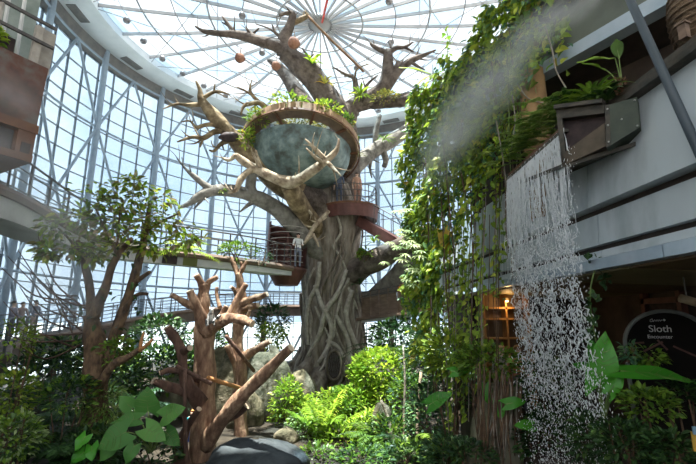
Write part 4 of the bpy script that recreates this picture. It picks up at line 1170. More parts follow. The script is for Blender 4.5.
def big_leaf(parent, base, tip_pt, leafdir, normal, L, W, mat, stem_r=.02, name='leaf', fold=.12, heart=True, tint=None, wave=.02):
    """one large heart-shaped leaf on its own stalk"""
    base, q = Vector(base), Vector(tip_pt)
    d = Vector(leafdir).normalized(); nn = Vector(normal); s = nn.cross(d).normalized(); nn = d.cross(s)
    N = 12; rows = []
    for i in range(N + 1):
        t = i / N
        if heart: w = W * .5 * min(1, (math.sin(math.pi * min(1, (t * .88 + .15)) ** .72)) ** .75 if t < 1 else 0)
        else: w = W * .5 * math.sin(math.pi * t) ** .8
        u = t * L
        back = -L * .30 * max(0, 1 - t * 3.4) if heart else 0
        z = -L * .16 * t * t
        row = []
        for k, f in enumerate((-1, -.55, 0, .55, 1)):
            uu = u + (back * abs(f) if heart else 0)
            row.append(q + d * uu + s * (w * f) + nn * (abs(f) * w * fold + z + wave * math.sin(9 * t + 3 * f) * abs(f)))
        rows.append(row)
    mb = MB(); vs = [p for r in rows for p in r]
    fs = [(i * 5 + k, (i + 1) * 5 + k, (i + 1) * 5 + k + 1, i * 5 + k + 1) for i in range(N) for k in range(4)]
    mb.add(vs, fs, tint=random.random() if tint is None else tint)
    lf = mb.build(name, mat, parent, smooth=True)
    mb = MB(); mb.tube([q + d * (L * t) + nn * (-L * .16 * t * t - .006) for t in (0, .3, .6, .95)], [.012, .009, .006, .003], 5); mb.build('midrib', M['stem'], lf)
    if heart and L > .4:
        for k in range(1, 6):
            t = .04 + .15 * k; i = int(t * N)
            for side in (0, 4):
                a_ = rows[i][2]; b_ = rows[min(N, i + 2)][side]; mb = MB(); up_ = nn * .004
                mb.tube([a_ + up_, rows[i + 1][1 if side == 0 else 3] + up_, a_.lerp(b_, .96) + up_ * 2], [.004, .003, .0015], 4); mb.build('vein', M['stem'], lf)
    mb = MB(); mid = base.lerp(q, .55) + Vector((0, 0, .12 * (q - base).length)); mb.tube([base, mid, q], [stem_r, stem_r * .8, stem_r * .5], 6, sub=5); mb.build('stalk', M['stem'], parent, smooth=True)
    return lf

# ---- crown of the living tree: separate tufts of one canopy
rs = random.Random(5)
tufts = [(92, 196, 12.0, 24, 14), (118, 200, 12.3, 24, 18), (150, 198, 12.9, 22, 14), (140, 222, 12.6, 26, 16), (168, 220, 12.6, 24, 18), (184, 238, 12.5, 20, 14), (108, 222, 12.0, 24, 16), (78, 222, 11.8, 22, 16),
         (56, 226, 11.7, 16, 12), (152, 244, 12.6, 24, 12), (118, 244, 12.2, 22, 12), (70, 248, 11.7, 18, 12), (94, 252, 11.9, 14, 12), (134, 184, 12.6, 16, 8), (48, 250, 11.6, 12, 10)]
mb = MB()
for (x, y, d, rx, rz) in tufts:
    d *= .86; c = P(x, y, d); k = SC(y, d)
    pts, v = shell_pts(c, (rx * k, rx * k, rz * k), 115, .0)
    v[:, 2] = v[:, 2] * .4 - .25
    q = RNG.random(len(pts)); sz = .19 * RNG.uniform(.6, 1.3, len(pts))
    for i, (lo_, hi_) in enumerate(((0, .36), (.36, .66), (.66, .87), (.87, 1))):
        m_ = (q >= lo_) & (q < hi_); add_leaves(mb, pts[m_], v[m_], sz[m_], T_OVATE, i)
mb.build('crown_foliage', [M['l_vine'], M['l_olive'], M['l_bright'], M['l_dry']], lt, kind='stuff')
mb = MB()
for k in range(60):
    x, y = rs.uniform(64, 112), rs.uniform(285, 350)
    if rs.random() < .6: x, y = rs.uniform(110, 150), rs.uniform(240, 330)
    p = P(x, y, rs.uniform(10.2, 11)); pts = np.array([p]); add_leaves(mb, pts, [(rs.uniform(-1, 1), rs.uniform(-1, 1), -.4)], np.array([.18]), T_OVATE)
mb.build('stem_foliage', M['l_dark'], lt, kind='stuff')
# yellow-green fern tuft on the walkway edge beside the crown
fern('walkway_fern', 'yellow green fern arching over the upper walkway edge beside the leafy crown', P(184, 252, 12.2), 16, .95, M['l_bright'], arch=.75, pairs=16, ll=.16, tilt=(20, 70))
shrub('walkway_shrub', 'low green shrub growing on the upper walkway near the stair drum', P(238, 252, 14.6), (.75, .4, .35), 260, .14, M['l_mid'])
shrub('walkway_plant', 'small spiky plant on the upper walkway at the middle of the railing', P(262, 258, 15.9), (.35, .3, .3), 120, .16, M['l_dark'], T_LANCE)

shrub('balcony_plant', 'bright green leafy plant behind the railing of the rusty balcony', LB2(1.0, 5.32, -.25), (.30, .26, .30), 170, .14, M['l_bright'])
shrub('balcony_plant', 'yellow leafy plant further along the rusty balcony railing', LB2(1.75, 5.35, -.25), (.30, .26, .32), 170, .14, M['l_olive'])
# ---- epiphytes in the crown of the giant tree
def epi(x, y, d, rx, rz, n, size, mat, label, tmpl=T_OVATE, mat2=None):
    k = SC(y, d); shrub('epiphyte', label, P(x, y, d), (rx * k, rx * k * .8, rz * k), n, size, mat, tmpl, 'epiphyte', stems=2, mat2=mat2 or M['l_yellow'], frac2=.12)
epi(258, 118, 18.2, 12, 9, 260, .20, M['l_vine'], 'leafy climber over the left shoulder of the ring platform')
epi(246, 138, 18.0, 7, 12, 150, .18, M['l_vine'], 'green climber hanging down the left end of the ring platform')
epi(288, 103, 18.0, 20, 6, 320, .20, M['l_vine'], 'leafy fringe along the top of the ring platform')
epi(325, 110, 18.2, 16, 8, 320, .20, M['l_vine'], 'green mound on the ring platform at the foot of the main limb')
epi(343, 122, 19.0, 11, 10, 220, .20, M['l_mid'], 'dense green clump on the right shoulder of the ring platform')
epi(352, 140, 21.2, 7, 8, 120, .18, M['l_mid'], 'small green clump at the right end of the ring platform')
epi(300, 128, 20.8, 22, 6, 260, .18, M['l_olive'], 'yellowish plants inside the ring platform above the bowl')
epi(300, 122, 18.9, 26, 5, 300, .17, M['l_olive'], 'yellowish plants just behind the front board of the ring platform')
epi(385, 98, 20.6, 14, 5, 160, .18, M['l_olive'], 'mossy tuft along the right top limb')
epi(222, 192, 18.0, 4, 2, 50, .12, M['l_mid'], 'tiny green tuft on the low grey limb')
epi(366, 255, 20.2, 8, 6, 140, .22, M['l_mid'], 'fern tuft at the root of the right grey arm')
rosette('crown_bromeliad', 'bright spiky bromeliad in the fork of the main limb', P(312, 64, 20.6), 14, 1.2, M['l_bright'], .12)
rosette('crown_bromeliad', 'yellow spiky bromeliad lower down the main limb', P(325, 84, 20.8), 12, 1.0, M['l_yellow'], .12)
rosette('crown_fern', 'wide green strap-leaved clump on the right top limb', P(360, 96, 20.8), 26, 1.25, M['l_vine'], .08)
rosette('crown_fern', 'green strap-leaved clump on the arm above the right deck', P(384, 140, 22.6), 14, 1.0, M['l_mid'], .08)
rosette('crown_fern', 'small strap-leaved clump in front of the far right arm', P(357, 157, 20.6), 14, .8, M['l_olive'], .10)
rosette('trunk_fern', 'green fern rosette on the trunk beside the red ramp', P(374, 243, 20.2), 14, 1.0, M['l_mid'], .09)
rosette('trunk_fern', 'green fern rosette at the mid height of the trunk right side', P(360, 285, 20.6), 10, .8, M['l_dark'], .10)

# ---- vine curtain of the upper right balcony
vn = Vector((-0.873, -0.488, 0)); vt = Vector((-.488, .873, 0))
vc = thing('vine_curtain', L2(10, .3) + Vector((0, 0, EYE + 3)), 'thick green vine curtain spilling over the upper right balcony', 'vines')
mb = MB(); pos = []; siz = []
def vdens(y, z):
    """top and bottom of the leafy mass at distance y along the balcony edge"""
    top = np.interp(y, [7.4, 8.0, 8.9, 10.0, 11.2, 11.75, 12.2], [8.8, 8.4, 7.3, 6.7, 6.8, 6.1, 4.8])
    bot = np.interp(y, [7.4, 8.1, 8.75, 9.15, 9.6, 10.25, 10.8, 11.2, 12.2], [6.0, 5.6, 4.6, 3.9, 3.7, 3.2, 1.7, 0.2, -.3])
    return float(top), float(bot)
dk_pos = []
while len(pos) < 7600:
    y = random.uniform(7.4, 12.2); z = random.uniform(-1.2, 9.4)
    top, bot = vdens(y, z)
    if z > top + .25 * math.sin(y * 5) or z < bot - random.random() ** 2 * 1.2: continue
    if y < 8.2 and random.random() < (8.2 - y) * .9: continue
    cl = math.sin(y * 4.1 + 1.3 * math.sin(z * 1.9)) + math.sin(z * 3.3 + y * 2)
    if cl < -1.25 and random.random() < .75: continue
    off = .05 + .32 * (cl + 2) / 4 + random.uniform(-.1, .12) + (.12 if top - z < .8 else 0)
    pos.append(L2(y, off) + Vector((0, 0, EYE + z))); siz.append(random.uniform(.11, .25))
pos = np.array(pos); siz = np.array(siz); q = RNG.random(len(pos))
base_d = np.tile(np.array(vn) * .55 + np.array((0, 0, -.75)), (len(pos), 1)); upv = np.tile(np.array(vn) * .8 + np.array((0, 0, .6)), (len(pos), 1))
zc = pos[:, 2]
for i, (lo_, hi_) in enumerate(((0, .60), (.60, .82), (.82, .97), (.97, 1))):
    k = (q >= lo_) & (q < hi_); add_leaves(mb, pos[k], base_d[k], siz[k], T_HEART if i == 0 else T_OVATE, i, upv[k], .45)
mb.build('vine_foliage', [M['l_vine'], M['l_teal'], M['l_bright'], M['l_yellow']], vc, kind='stuff')
rs = random.Random(21)
for k in range(30):
    y = rs.uniform(8.3, 11.9); top, bot = vdens(y, 0); z1 = bot - rs.uniform(0, 2.5) * (1 if y > 8.5 else .3); z0 = top - rs.uniform(.8, 2.5)
    a, b = L2(y, rs.uniform(.05, .45)), L2(y + rs.uniform(-.2, .2), rs.uniform(.1, .4))
    m_ = MB(); m_.tube([a + Vector((0, 0, EYE + z0)), a.lerp(b, .5) + Vector((rs.uniform(-.08, .08), 0, EYE + (z0 + z1) / 2)), b + Vector((0, 0, EYE + z1))], rs.uniform(.008, .02), 4, sub=4)
    m_.build('vine_stem', M['rootbrown'] if k % 2 else M['stem'], vc)
# separate long hanging vines and aerial roots in front of the cladding
specs = [(447, 30, 455, 'leafy vine hanging straight down left of the yellow leaf'), (456, 150, 330, 'short leafy vine hanging over the left end of the cladding'), (470, 140, 350, 'leafy vine trailing past the lower cladding band'),
         (480, 170, 390, 'long thin leafy vine in front of the warm lit shelves'), (500, 160, 262, 'short leafy vine left of the waterfall'), (497, 250, 300, 'tiny vine on the grey cladding left of the waterfall'),
         (436, 200, 345, 'dense leafy vine along the left edge of the curtain'), (463, 230, 420, 'leafy vine falling to the mossy stump'), (424, 180, 300, 'leafy vine on the outer left of the curtain')]
for i, (px, y0, y1, lab) in enumerate(specs):
    yy = 8.71 / (((px - 348) / 418) + .56) - .15
    a, b = P(px, y0, yy), P(px + rs.uniform(-4, 4), y1, yy)
    t = thing('hanging_vine', b, lab, 'vine', 'leafy vines hanging from the balcony')
    m_ = MB(); n = int((a - b).length * 26); pts = []
    for k in range(n):
        u = (k + rs.random()) / n; p = a.lerp(b, u) + Vector((rs.uniform(-.13, .13), rs.uniform(-.13, .13), 0)); pts.append(p)
    add_leaves(m_, np.array(pts), np.tile((-.4, -.3, -.7), (n, 1)), RNG.uniform(.08, .17, n), T_HEART, 0, np.tile((-.6, -.6, .5), (n, 1)), .5); m_.build('vine_leaves', M['l_vine'] if i % 3 else M['l_bright'], t, kind='stuff')
    m_ = MB(); m_.tube([a, a.lerp(b, .3) + Vector((.05, 0, 0)), a.lerp(b, .7) + Vector((-.05, 0, 0)), b], .012, 5, sub=4); m_.build('vine_stem', M['stem'], t)
for k in range(34):
    px = rs.uniform(430, 520); yy = 8.71 / (((px - 348) / 418) + .56) - rs.uniform(-.1, .5)
    y0 = rs.uniform(60, 230); y1 = rs.uniform(330, 440)
    if px > 500: y1 = rs.uniform(250, 330)
    a, b = P(px, y0, yy), P(px + rs.uniform(-7, 7), y1, yy)
    m_ = MB(); m_.tube([a, a.lerp(b, .35) + Vector((rs.uniform(-.07, .07), 0, 0)), a.lerp(b, .7) + Vector((rs.uniform(-.09, .09), 0, 0)), b], [rs.uniform(.006, .012)] * 4, 5, sub=4)
    m_.build('aerial_root', M['rootbrown'] if k % 3 else M['rootpale'], None, label=('thin brown aerial root hanging in front of the grey cladding' if k % 3 else 'thin pale grey aerial root hanging in front of the grey cladding'), cat='root', group='brown aerial roots below the vine curtain' if k % 3 else 'pale aerial roots below the vine curtain')
for (pp, lab) in (([(545, 26, 7.2), (552, 50, 7.2), (556, 70, 7.1), (566, 88, 7.0)], 'bare pale root dangling below the blue grey strip'), ([(515, 80, 8.2), (528, 98, 8.1), (548, 104, 7.8), (560, 108, 7.4)], 'bare root curving towards the trough corner'), ([(512, 95, 8.2), (515, 120, 8.2), (511, 150, 8.1)], 'bare root hanging in front of the tan column'), ([(496, 120, 8.4), (503, 160, 8.4), (508, 200, 8.5)], 'bare root hanging beside the trough lip')):
    m_ = MB(); m_.tube([P(*q) for q in pp], .014, 5, sub=5); m_.build('dangling_root', M['rootpale'], None, label=lab, cat='root')
# yellow dead leaf
t = thing('yellow_leaf', P(448, 248, 10.6), 'single large yellow leaf hanging in the vine curtain', 'leaf')
big_leaf(t, P(444, 228, 10.8), P(444, 233, 10.6), (.12, -.2, -1), (-.5, -.8, .1), .62, .36, leafmat('leaf_old_yellow', (0.50, 0.33, 0.03), (0.60, 0.42, 0.05)), .01)
# large bright leaves in the curtain
for (x, y, d, L, dirn, mt, lab) in ((428, 192, 10.9, .62, (-.9, -.3, -.25), 'l_bright', 'bright green lance leaf sticking out of the vine curtain'), (446, 205, 10.5, .42, (-.6, -.3, -.5), 'l_bright', 'bright curled leaf in the middle of the vine curtain'),
                                   (416, 68, 11.0, .95, (-.95, -.1, .35), 'l_bright', 'long bright leaf reaching left towards the bare limb'), (424, 78, 11.2, .7, (-.9, -.2, -.5), 'l_vine', 'long drooping leaf below the top of the curtain')):
    t = thing('large_leaf', P(x, y, d), lab, 'leaf'); p = P(x, y, d); q = p - Vector(dirn).normalized() * L * .5
    big_leaf(t, q + Vector((.25, .15, .1)), q, dirn, (-.4, -.5, .8), L, L * .32, M[mt], .01, heart=False)

# schefflera, pale leaflets
t = thing('umbrella_plant', P(420, 300, 11.4), 'pale variegated umbrella plant at the left foot of the vine curtain', 'plant')
mb = MB(); rs = random.Random(3)
for k in range(62):
    x, y = rs.gauss(414, 16), rs.gauss(248, 18)
    c = P(x, y, rs.uniform(10.9, 11.8)); nl = 8
    a = [2 * math.pi * i / nl for i in range(nl)]
    dr = [(math.cos(q) * .9 - .2, math.sin(q) * .6 - .3, math.sin(q) * .25 - .35) for q in a]
    add_leaves(mb, np.array([c] * nl), dr, np.full(nl, rs.uniform(.16, .26)), T_LANCE, 0, np.tile((-.3, -.7, .7), (nl, 1)), .1, np.full(nl, rs.random()))
mb.build('leaflets', M['l_pale'], t, kind='stuff')
for k in range(9):
    m_ = MB(); e = P(rs.gauss(412, 14), rs.gauss(250, 14), 11.4); m_.tube([P(432, 315, 11.6), P(428, 280, 11.5), e], [.03, .022, .008], 5, sub=4); m_.build('stem', M['stem'], t)

# planter plants above the trough
rosette('planter_plant', 'tall strap-leaved plant in the ledge planter above the trough', P(592, 101, 6.2), 26, .85, M['l_mid'], .10, (15, 75))
rosette('planter_plant', 'dark strap-leaved plant at the left end of the ledge planter', P(568, 106, 6.5), 22, .6, M['l_dark'], .12, (15, 70))
t = thing('broad_planter_plant', P(622, 90, 5.8), 'reddish stemmed plant with two broad upright leaves on the ledge', 'plant')
big_leaf(t, P(623, 92, 5.8), P(619, 58, 5.8), (.05, .1, 1), (-.6, -.8, .1), .42, .17, M['l_mid'], .012, heart=False)
big_leaf(t, P(623, 92, 5.8), P(615, 58, 5.9), (-1, .1, .12), (-.2, -.6, .8), .55, .16, M['l_mid'], .012, heart=False)
big_leaf(t, P(623, 92, 5.8), P(606, 70, 5.9), (-.9, -.2, .35), (-.2, -.6, .8), .40, .14, M['l_vine'], .012, heart=False)
m_ = MB()
pts = np.array([P(621 + random.uniform(-4, 4), 86 + random.uniform(-8, 9), 5.75) for _ in range(60)]); add_leaves(m_, pts, np.tile((0, -.3, .6), (60, 1)), RNG.uniform(.05, .09, 60), T_SMALL, 0, None, .8); m_.build('bracts', leafmat('bract', (0.10, 0.05, 0.03), (0.26, 0.14, 0.09)), t, kind='stuff')
rosette('planter_plant', 'dense dark leafy clump behind the trough end box', P(606, 100, 6.0), 24, .6, M['l_dark'], .16, (10, 60))
rosette('planter_plant', 'short green clump in the middle of the ledge planter', P(580, 106, 6.35), 24, .62, M['l_mid'], .14, (10, 70))
# moss and creeping fern beside the trough lip
t = thing('trough_fern', P(536, 150, 7.6), 'light mossy fern clump covering the far side of the trough', 'fern')
rs = random.Random(9)
mb = MB()
for k in range(190):
    u = rs.random(); x = 506 + 50 * u + rs.gauss(0, 6); y = 166 - 50 * u + rs.gauss(-8, 8); c = P(x, y, 8.3 - 2.0 * u + rs.uniform(.0, .35))
    a = rs.uniform(0, 6.28); frond_mesh(mb, c, (math.cos(a) * .7 - .2, math.sin(a) * .5 - .4, rs.uniform(.1, .7)), rs.uniform(.22, .40), .7, 8, .10, T_SMALL, tint=rs.random(), stem_r=.004)
mb.build('fern_fronds', M['l_moss'], t, kind='stuff')

# ---- centre: sunlit bushes
def at_ground(x, y, d, z=None):
    p = P(x, y, d); return p
S = lambda name, label, x, y, d, rx, rz, n, size, mat, tmpl=T_OVATE, ry=None, **kw: shrub(name, label, P(x, y, d), (rx * SC(y, d), (ry or rx) * SC(y, d), rz * SC(y, d)), n, size, mat, tmpl, **kw)
S('sunlit_shrub', 'tall sunlit yellow green shrub in front of the giant trunk foot', 380, 374, 17.4, 31, 25, 1900, .20, M['l_bright'], base_z=0, stems=8)
S('sunlit_shrub', 'bright green shrub left of the young palm below the trunk', 334, 410, 16.6, 26, 20, 900, .19, M['l_bright'], base_z=0, mat2=M['l_mid'], frac2=.4)
S('sunlit_shrub', 'sunlit yellow green shrub beside the boulders at the dead tree tip', 287, 405, 15.4, 17, 28, 800, .16, M['l_bright'], base_z=0, mat2=M['l_mid'], frac2=.25)
S('sunlit_shrub', 'loose sunlit shrub filling the bed between the burrow door and the tall shrub', 354, 402, 16.9, 24, 17, 900, .19, M['l_bright'], base_z=0, mat2=M['l_mid'], frac2=.25)
S('low_shrub', 'sunlit yellow green shrub in front of the small brown rock', 372, 430, 14.2, 24, 18, 700, .17, M['l_bright'], base_z=0, mat2=M['l_mid'], frac2=.4)
S('low_shrub', 'pale green low shrub at the bottom centre', 305, 432, 14.4, 22, 18, 600, .15, M['l_pale'], base_z=0, mat2=M['l_mid'], frac2=.5)
S('low_shrub', 'mid green low shrub under the young palm', 338, 444, 14.0, 26, 20, 700, .17, M['l_mid'], base_z=0, mat2=M['l_bright'], frac2=.3)
S('low_shrub', 'bright leafy shrub right of the tall sunlit shrub', 385, 400, 16.6, 18, 26, 620, .20, M['l_bright'], base_z=0, mat2=M['l_mid'], frac2=.5)
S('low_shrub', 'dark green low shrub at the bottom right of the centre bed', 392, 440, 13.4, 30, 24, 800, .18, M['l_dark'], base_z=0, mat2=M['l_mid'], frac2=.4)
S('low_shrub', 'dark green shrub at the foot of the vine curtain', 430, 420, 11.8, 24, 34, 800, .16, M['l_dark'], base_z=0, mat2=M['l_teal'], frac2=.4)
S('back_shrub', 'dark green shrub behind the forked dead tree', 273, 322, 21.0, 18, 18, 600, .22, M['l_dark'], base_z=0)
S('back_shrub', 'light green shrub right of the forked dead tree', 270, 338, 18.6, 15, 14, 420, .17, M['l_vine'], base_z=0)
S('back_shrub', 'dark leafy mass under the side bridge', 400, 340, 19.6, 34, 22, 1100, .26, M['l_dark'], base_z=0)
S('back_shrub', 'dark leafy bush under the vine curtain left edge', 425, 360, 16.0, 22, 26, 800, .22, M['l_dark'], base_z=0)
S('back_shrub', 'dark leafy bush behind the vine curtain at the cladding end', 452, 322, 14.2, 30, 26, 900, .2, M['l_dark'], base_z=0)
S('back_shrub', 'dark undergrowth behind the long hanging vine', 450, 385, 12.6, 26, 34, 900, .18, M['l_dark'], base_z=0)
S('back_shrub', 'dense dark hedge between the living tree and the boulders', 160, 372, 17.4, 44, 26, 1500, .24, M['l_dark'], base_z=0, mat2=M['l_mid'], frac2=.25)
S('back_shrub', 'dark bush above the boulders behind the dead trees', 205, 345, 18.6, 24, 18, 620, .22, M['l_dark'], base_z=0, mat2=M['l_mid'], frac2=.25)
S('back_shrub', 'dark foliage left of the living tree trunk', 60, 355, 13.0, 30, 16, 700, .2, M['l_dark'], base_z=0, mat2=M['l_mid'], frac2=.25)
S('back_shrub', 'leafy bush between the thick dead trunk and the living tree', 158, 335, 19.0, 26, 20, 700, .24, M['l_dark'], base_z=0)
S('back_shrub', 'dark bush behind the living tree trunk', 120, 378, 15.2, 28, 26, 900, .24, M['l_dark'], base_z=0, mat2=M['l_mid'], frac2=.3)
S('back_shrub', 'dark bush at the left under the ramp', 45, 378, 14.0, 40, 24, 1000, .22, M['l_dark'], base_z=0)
S('left_shrub', 'light green shrub at the left edge below the ramp', 10, 395, 9.6, 24, 24, 620, .14, M['l_vine'], base_z=0)
S('left_shrub', 'pale leafy shrub in the bottom left corner', 14, 440, 8.8, 26, 26, 620, .13, M['l_mid'], base_z=0, mat2=M['l_pale'], frac2=.35)
S('left_shrub', 'leafy sprig at the left edge in front of the ramp railing', 14, 340, 9.4, 20, 22, 200, .13, M['l_vine'], base_z=0)
S('conifer_bush', 'feathery light green bush at the foot of the living tree', 106, 412, 11.0, 20, 26, 1300, .22, M['l_moss'], T_LANCE, base_z=0, droop=.3)
S('left_shrub', 'dark shrub at the bottom between the palms and the broad-leaved plant', 92, 452, 10.0, 30, 24, 700, .16, M['l_dark'], base_z=0)
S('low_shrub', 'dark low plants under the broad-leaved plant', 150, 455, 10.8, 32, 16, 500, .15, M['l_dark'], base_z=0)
S('low_shrub', 'mid green leafy shrub at the very bottom left of the centre bed', 316, 462, 12.2, 24, 16, 560, .13, M['l_mid'], base_z=0, mat2=M['l_pale'], frac2=.25)
S('low_shrub', 'mid green leafy shrub at the very bottom under the brown rock', 362, 464, 12.0, 28, 18, 640, .14, M['l_mid'], base_z=0, mat2=M['l_dark'], frac2=.4)
S('low_shrub', 'dark glossy shrub at the very bottom right of the bed', 408, 462, 11.2, 28, 20, 640, .14, M['l_dark'], base_z=0, mat2=M['l_mid'], frac2=.4)
S('low_shrub', 'dark fine leaved shrub in front of the root drapes', 446, 458, 9.8, 26, 22, 640, .12, M['l_dark'], base_z=0, mat2=M['l_teal'], frac2=.3)
S('low_shrub', 'leafy shrub filling the gap right of the slender pale stem', 412, 398, 14.6, 24, 24, 640, .17, M['l_mid'], base_z=0, mat2=M['l_dark'], frac2=.4)
S('low_shrub', 'sunlit small shrub between the boulders and the young palm', 306, 412, 15.6, 16, 16, 420, .15, M['l_bright'], base_z=0, mat2=M['l_mid'], frac2=.3)
S('left_shrub', 'leafy shrub half hiding the living tree trunk', 70, 395, 10.0, 26, 18, 480, .15, M['l_dark'], base_z=0, mat2=M['l_mid'], frac2=.35)
S('left_shrub', 'green creeper on the lower stems of the living tree', 118, 352, 10.6, 16, 14, 220, .15, M['l_mid'])
# palms and ferns
fern('young_palm', 'young yellow green palm with upright fronds at the bottom centre', P(322, 446, 14.4), 13, 2.3, M['l_bright'], 'palm', .35, 24, .42, tilt=(55, 85))
for (x, y, d, n, L, lab, mt) in ((55, 452, 9.6, 12, 1.7, 'dark arching palm at the bottom left', 'l_dark'), (28, 420, 11.0, 12, 1.9, 'dark palm in front of the ramp at the left', 'l_dark'), (78, 415, 12.0, 11, 1.8, 'dark palm beside the living tree trunk', 'l_dark'), (135, 402, 14.0, 11, 1.9, 'dark palm between the living tree and the dead trunk', 'l_dark'), (72, 380, 14.5, 10, 2.0, 'dark palm under the ramp railing', 'l_dark')):
    b = P(x, y, d); b.z = max(0, b.z - .2); fern('dark_palm', lab, b, n, L, M[mt], 'palm', .65, 20, .40, tilt=(25, 75))
for (x, y, d, n, L, lab, mt) in ((378, 350, 19.0, 12, 1.6, 'broad dark fern right of the trunk foot', 'l_dark'), (405, 356, 17.6, 13, 1.7, 'broad dark fern below the side bridge', 'l_mid'), (420, 335, 18.0, 12, 1.6, 'dark fern close to the vine curtain edge', 'l_dark'), (395, 330, 20.0, 12, 1.6, 'dark fern directly under the side bridge', 'l_dark'),
                                 (372, 440, 13.4, 10, 1.2, 'fine fern at the bottom centre right', 'l_mid'), (410, 450, 12.0, 12, 1.2, 'dark fern at the bottom under the vine curtain', 'l_dark'), (445, 452, 10.6, 10, 1.0, 'small fern in front of the mossy stump', 'l_mid')):
    fern('ground_fern', lab, P(x, y, d), n, L, M[mt], 'fern', .75, 18, .26, tilt=(20, 65))
# thin pale twig trees in the centre right
for (pp, lab) in (([(405, 464, 13), (404, 420, 13.2), (405, 380, 13.4), (403, 345, 13.6)], 'slender pale stem rising in the centre right bed'), ([(392, 460, 13.5), (390, 425, 13.6), (381, 400, 13.7)], 'short pale leaning stem in the centre right bed'), ([(420, 455, 12.5), (417, 420, 12.6), (421, 372, 12.8)], 'thin brown stem left of the vine curtain')):
    m_ = MB(); m_.tube([P(*q) for q in pp], [.05, .045, .04, .02][:len(pp)], 7, wob=.1, sub=4); m_.build('bare_stem', M['bark_pale'], None, smooth=True, label=lab, cat='stem')

# ---- broad-leaved plant (taro) left centre
base = P(152, 452, 9.8)
t = thing('taro_plant', base, 'broad-leaved taro with big heart-shaped pale green leaves beside the dead trunk', 'plant')
for (x, y, d, dx, dy, dz, nrm, L, W) in (
        (148, 411, 9.9, -.08, -.25, 1, (0, -1, .25), .52, .56), (163, 417, 9.6, .85, -.2, .42, (.1, -.9, .5), .52, .42), (146, 428, 9.4, .8, -.25, -.32, (.1, -.9, .45), .52, .40),
        (138, 419, 9.5, -.95, -.2, -.02, (-.1, -.75, .65), .52, .32), (126, 432, 9.2, -.85, -.2, -.42, (-.1, -.92, .4), .60, .54), (134, 446, 9.1, -.3, -.25, -.8, (0, -.95, .35), .34, .30), (112, 446, 9.3, -.5, -.2, -.6, (-.1, -.9, .4), .34, .34), (166, 432, 9.7, .75, -.2, -.55, (.1, -.95, .35), .42, .34), (132, 408, 10.0, -.7, -.2, .6, (-.1, -.95, .3), .40, .34)):
    big_leaf(t, base, P(x, y, d), (dx, dy, dz), nrm, L, W, M['l_bigdull'], .02)
t = thing('taro_seedling', P(92, 455, 9.6), 'small round-leaved taro at the foot of the feathery bush', 'plant')
for (x, y, dx, dz) in ((86, 436, -.3, -.6), (92, 446, .3, -.6), (84, 452, -.5, -.5)):
    big_leaf(t, P(92, 462, 9.6), P(x, y, 9.3), (dx, -.5, dz), (0, -.85, .5), .30, .27, M['l_big'], .012)

# ---- right foreground bed
base = P(604, 418, 6.3)
t = thing('elephant_ear', base, 'glossy elephant ear plant with a huge pointed leaf right of the waterfall', 'plant')
big_leaf(t, base, P(600, 384, 6.2), (.22, -.1, 1), (-.25, -.95, .1), .74, .40, M['l_big'], .028)
big_leaf(t, base, P(622, 371, 6.1), (1, -.12, -.02), (.05, -.55, .83), 1.05, .30, M['l_big'], .026)
big_leaf(t, base, P(598, 362, 6.4), (-.25, -.2, .6), (-.3, -.9, .3), .36, .24, M['l_big'], .022)
big_leaf(t, base, P(592, 372, 6.5), (-.9, -.2, .5), (-.1, -.8, .6), .30, .2, M['l_big'], .018)
big_leaf(t, base, P(610, 392, 6.1), (.5, -.2, .75), (-.2, -.9, .3), .34, .18, M['l_big'], .02)
R2 = [('right_shrub', 'small bright leafed shrub under the huge pointed leaf', 648, 405, 5.9, 26, 16, 420, .10, 'l_mid'), ('right_shrub', 'dark shrub at the bottom right of the waterfall', 625, 445, 5.8, 34, 22, 620, .11, 'l_dark'), ('right_shrub', 'dark trailing shrub in the bottom right corner', 672, 452, 5.4, 26, 20, 420, .10, 'l_dark'),
      ('right_shrub', 'leafy plant in front of the arched sign', 648, 356, 6.6, 14, 10, 200, .10, 'l_mid'), ('right_shrub', 'small blue green plant left of the arched sign', 630, 352, 6.6, 8, 10, 90, .10, 'l_teal'), ('right_shrub', 'dark plant behind the huge pointed leaf', 680, 395, 6.2, 16, 14, 240, .12, 'l_dark'),
      ('right_shrub', 'dark green shrub just right of the waterfall foot', 592, 440, 6.6, 20, 28, 520, .12, 'l_dark')]
for (nm, lab, x, y, d, rx, rz, n, s, mt) in R2:
    S(nm, lab, x, y, d, rx, rz, n, s, M[mt], base_z=1.1 if y > 370 else P(x, y + rz, d).z)
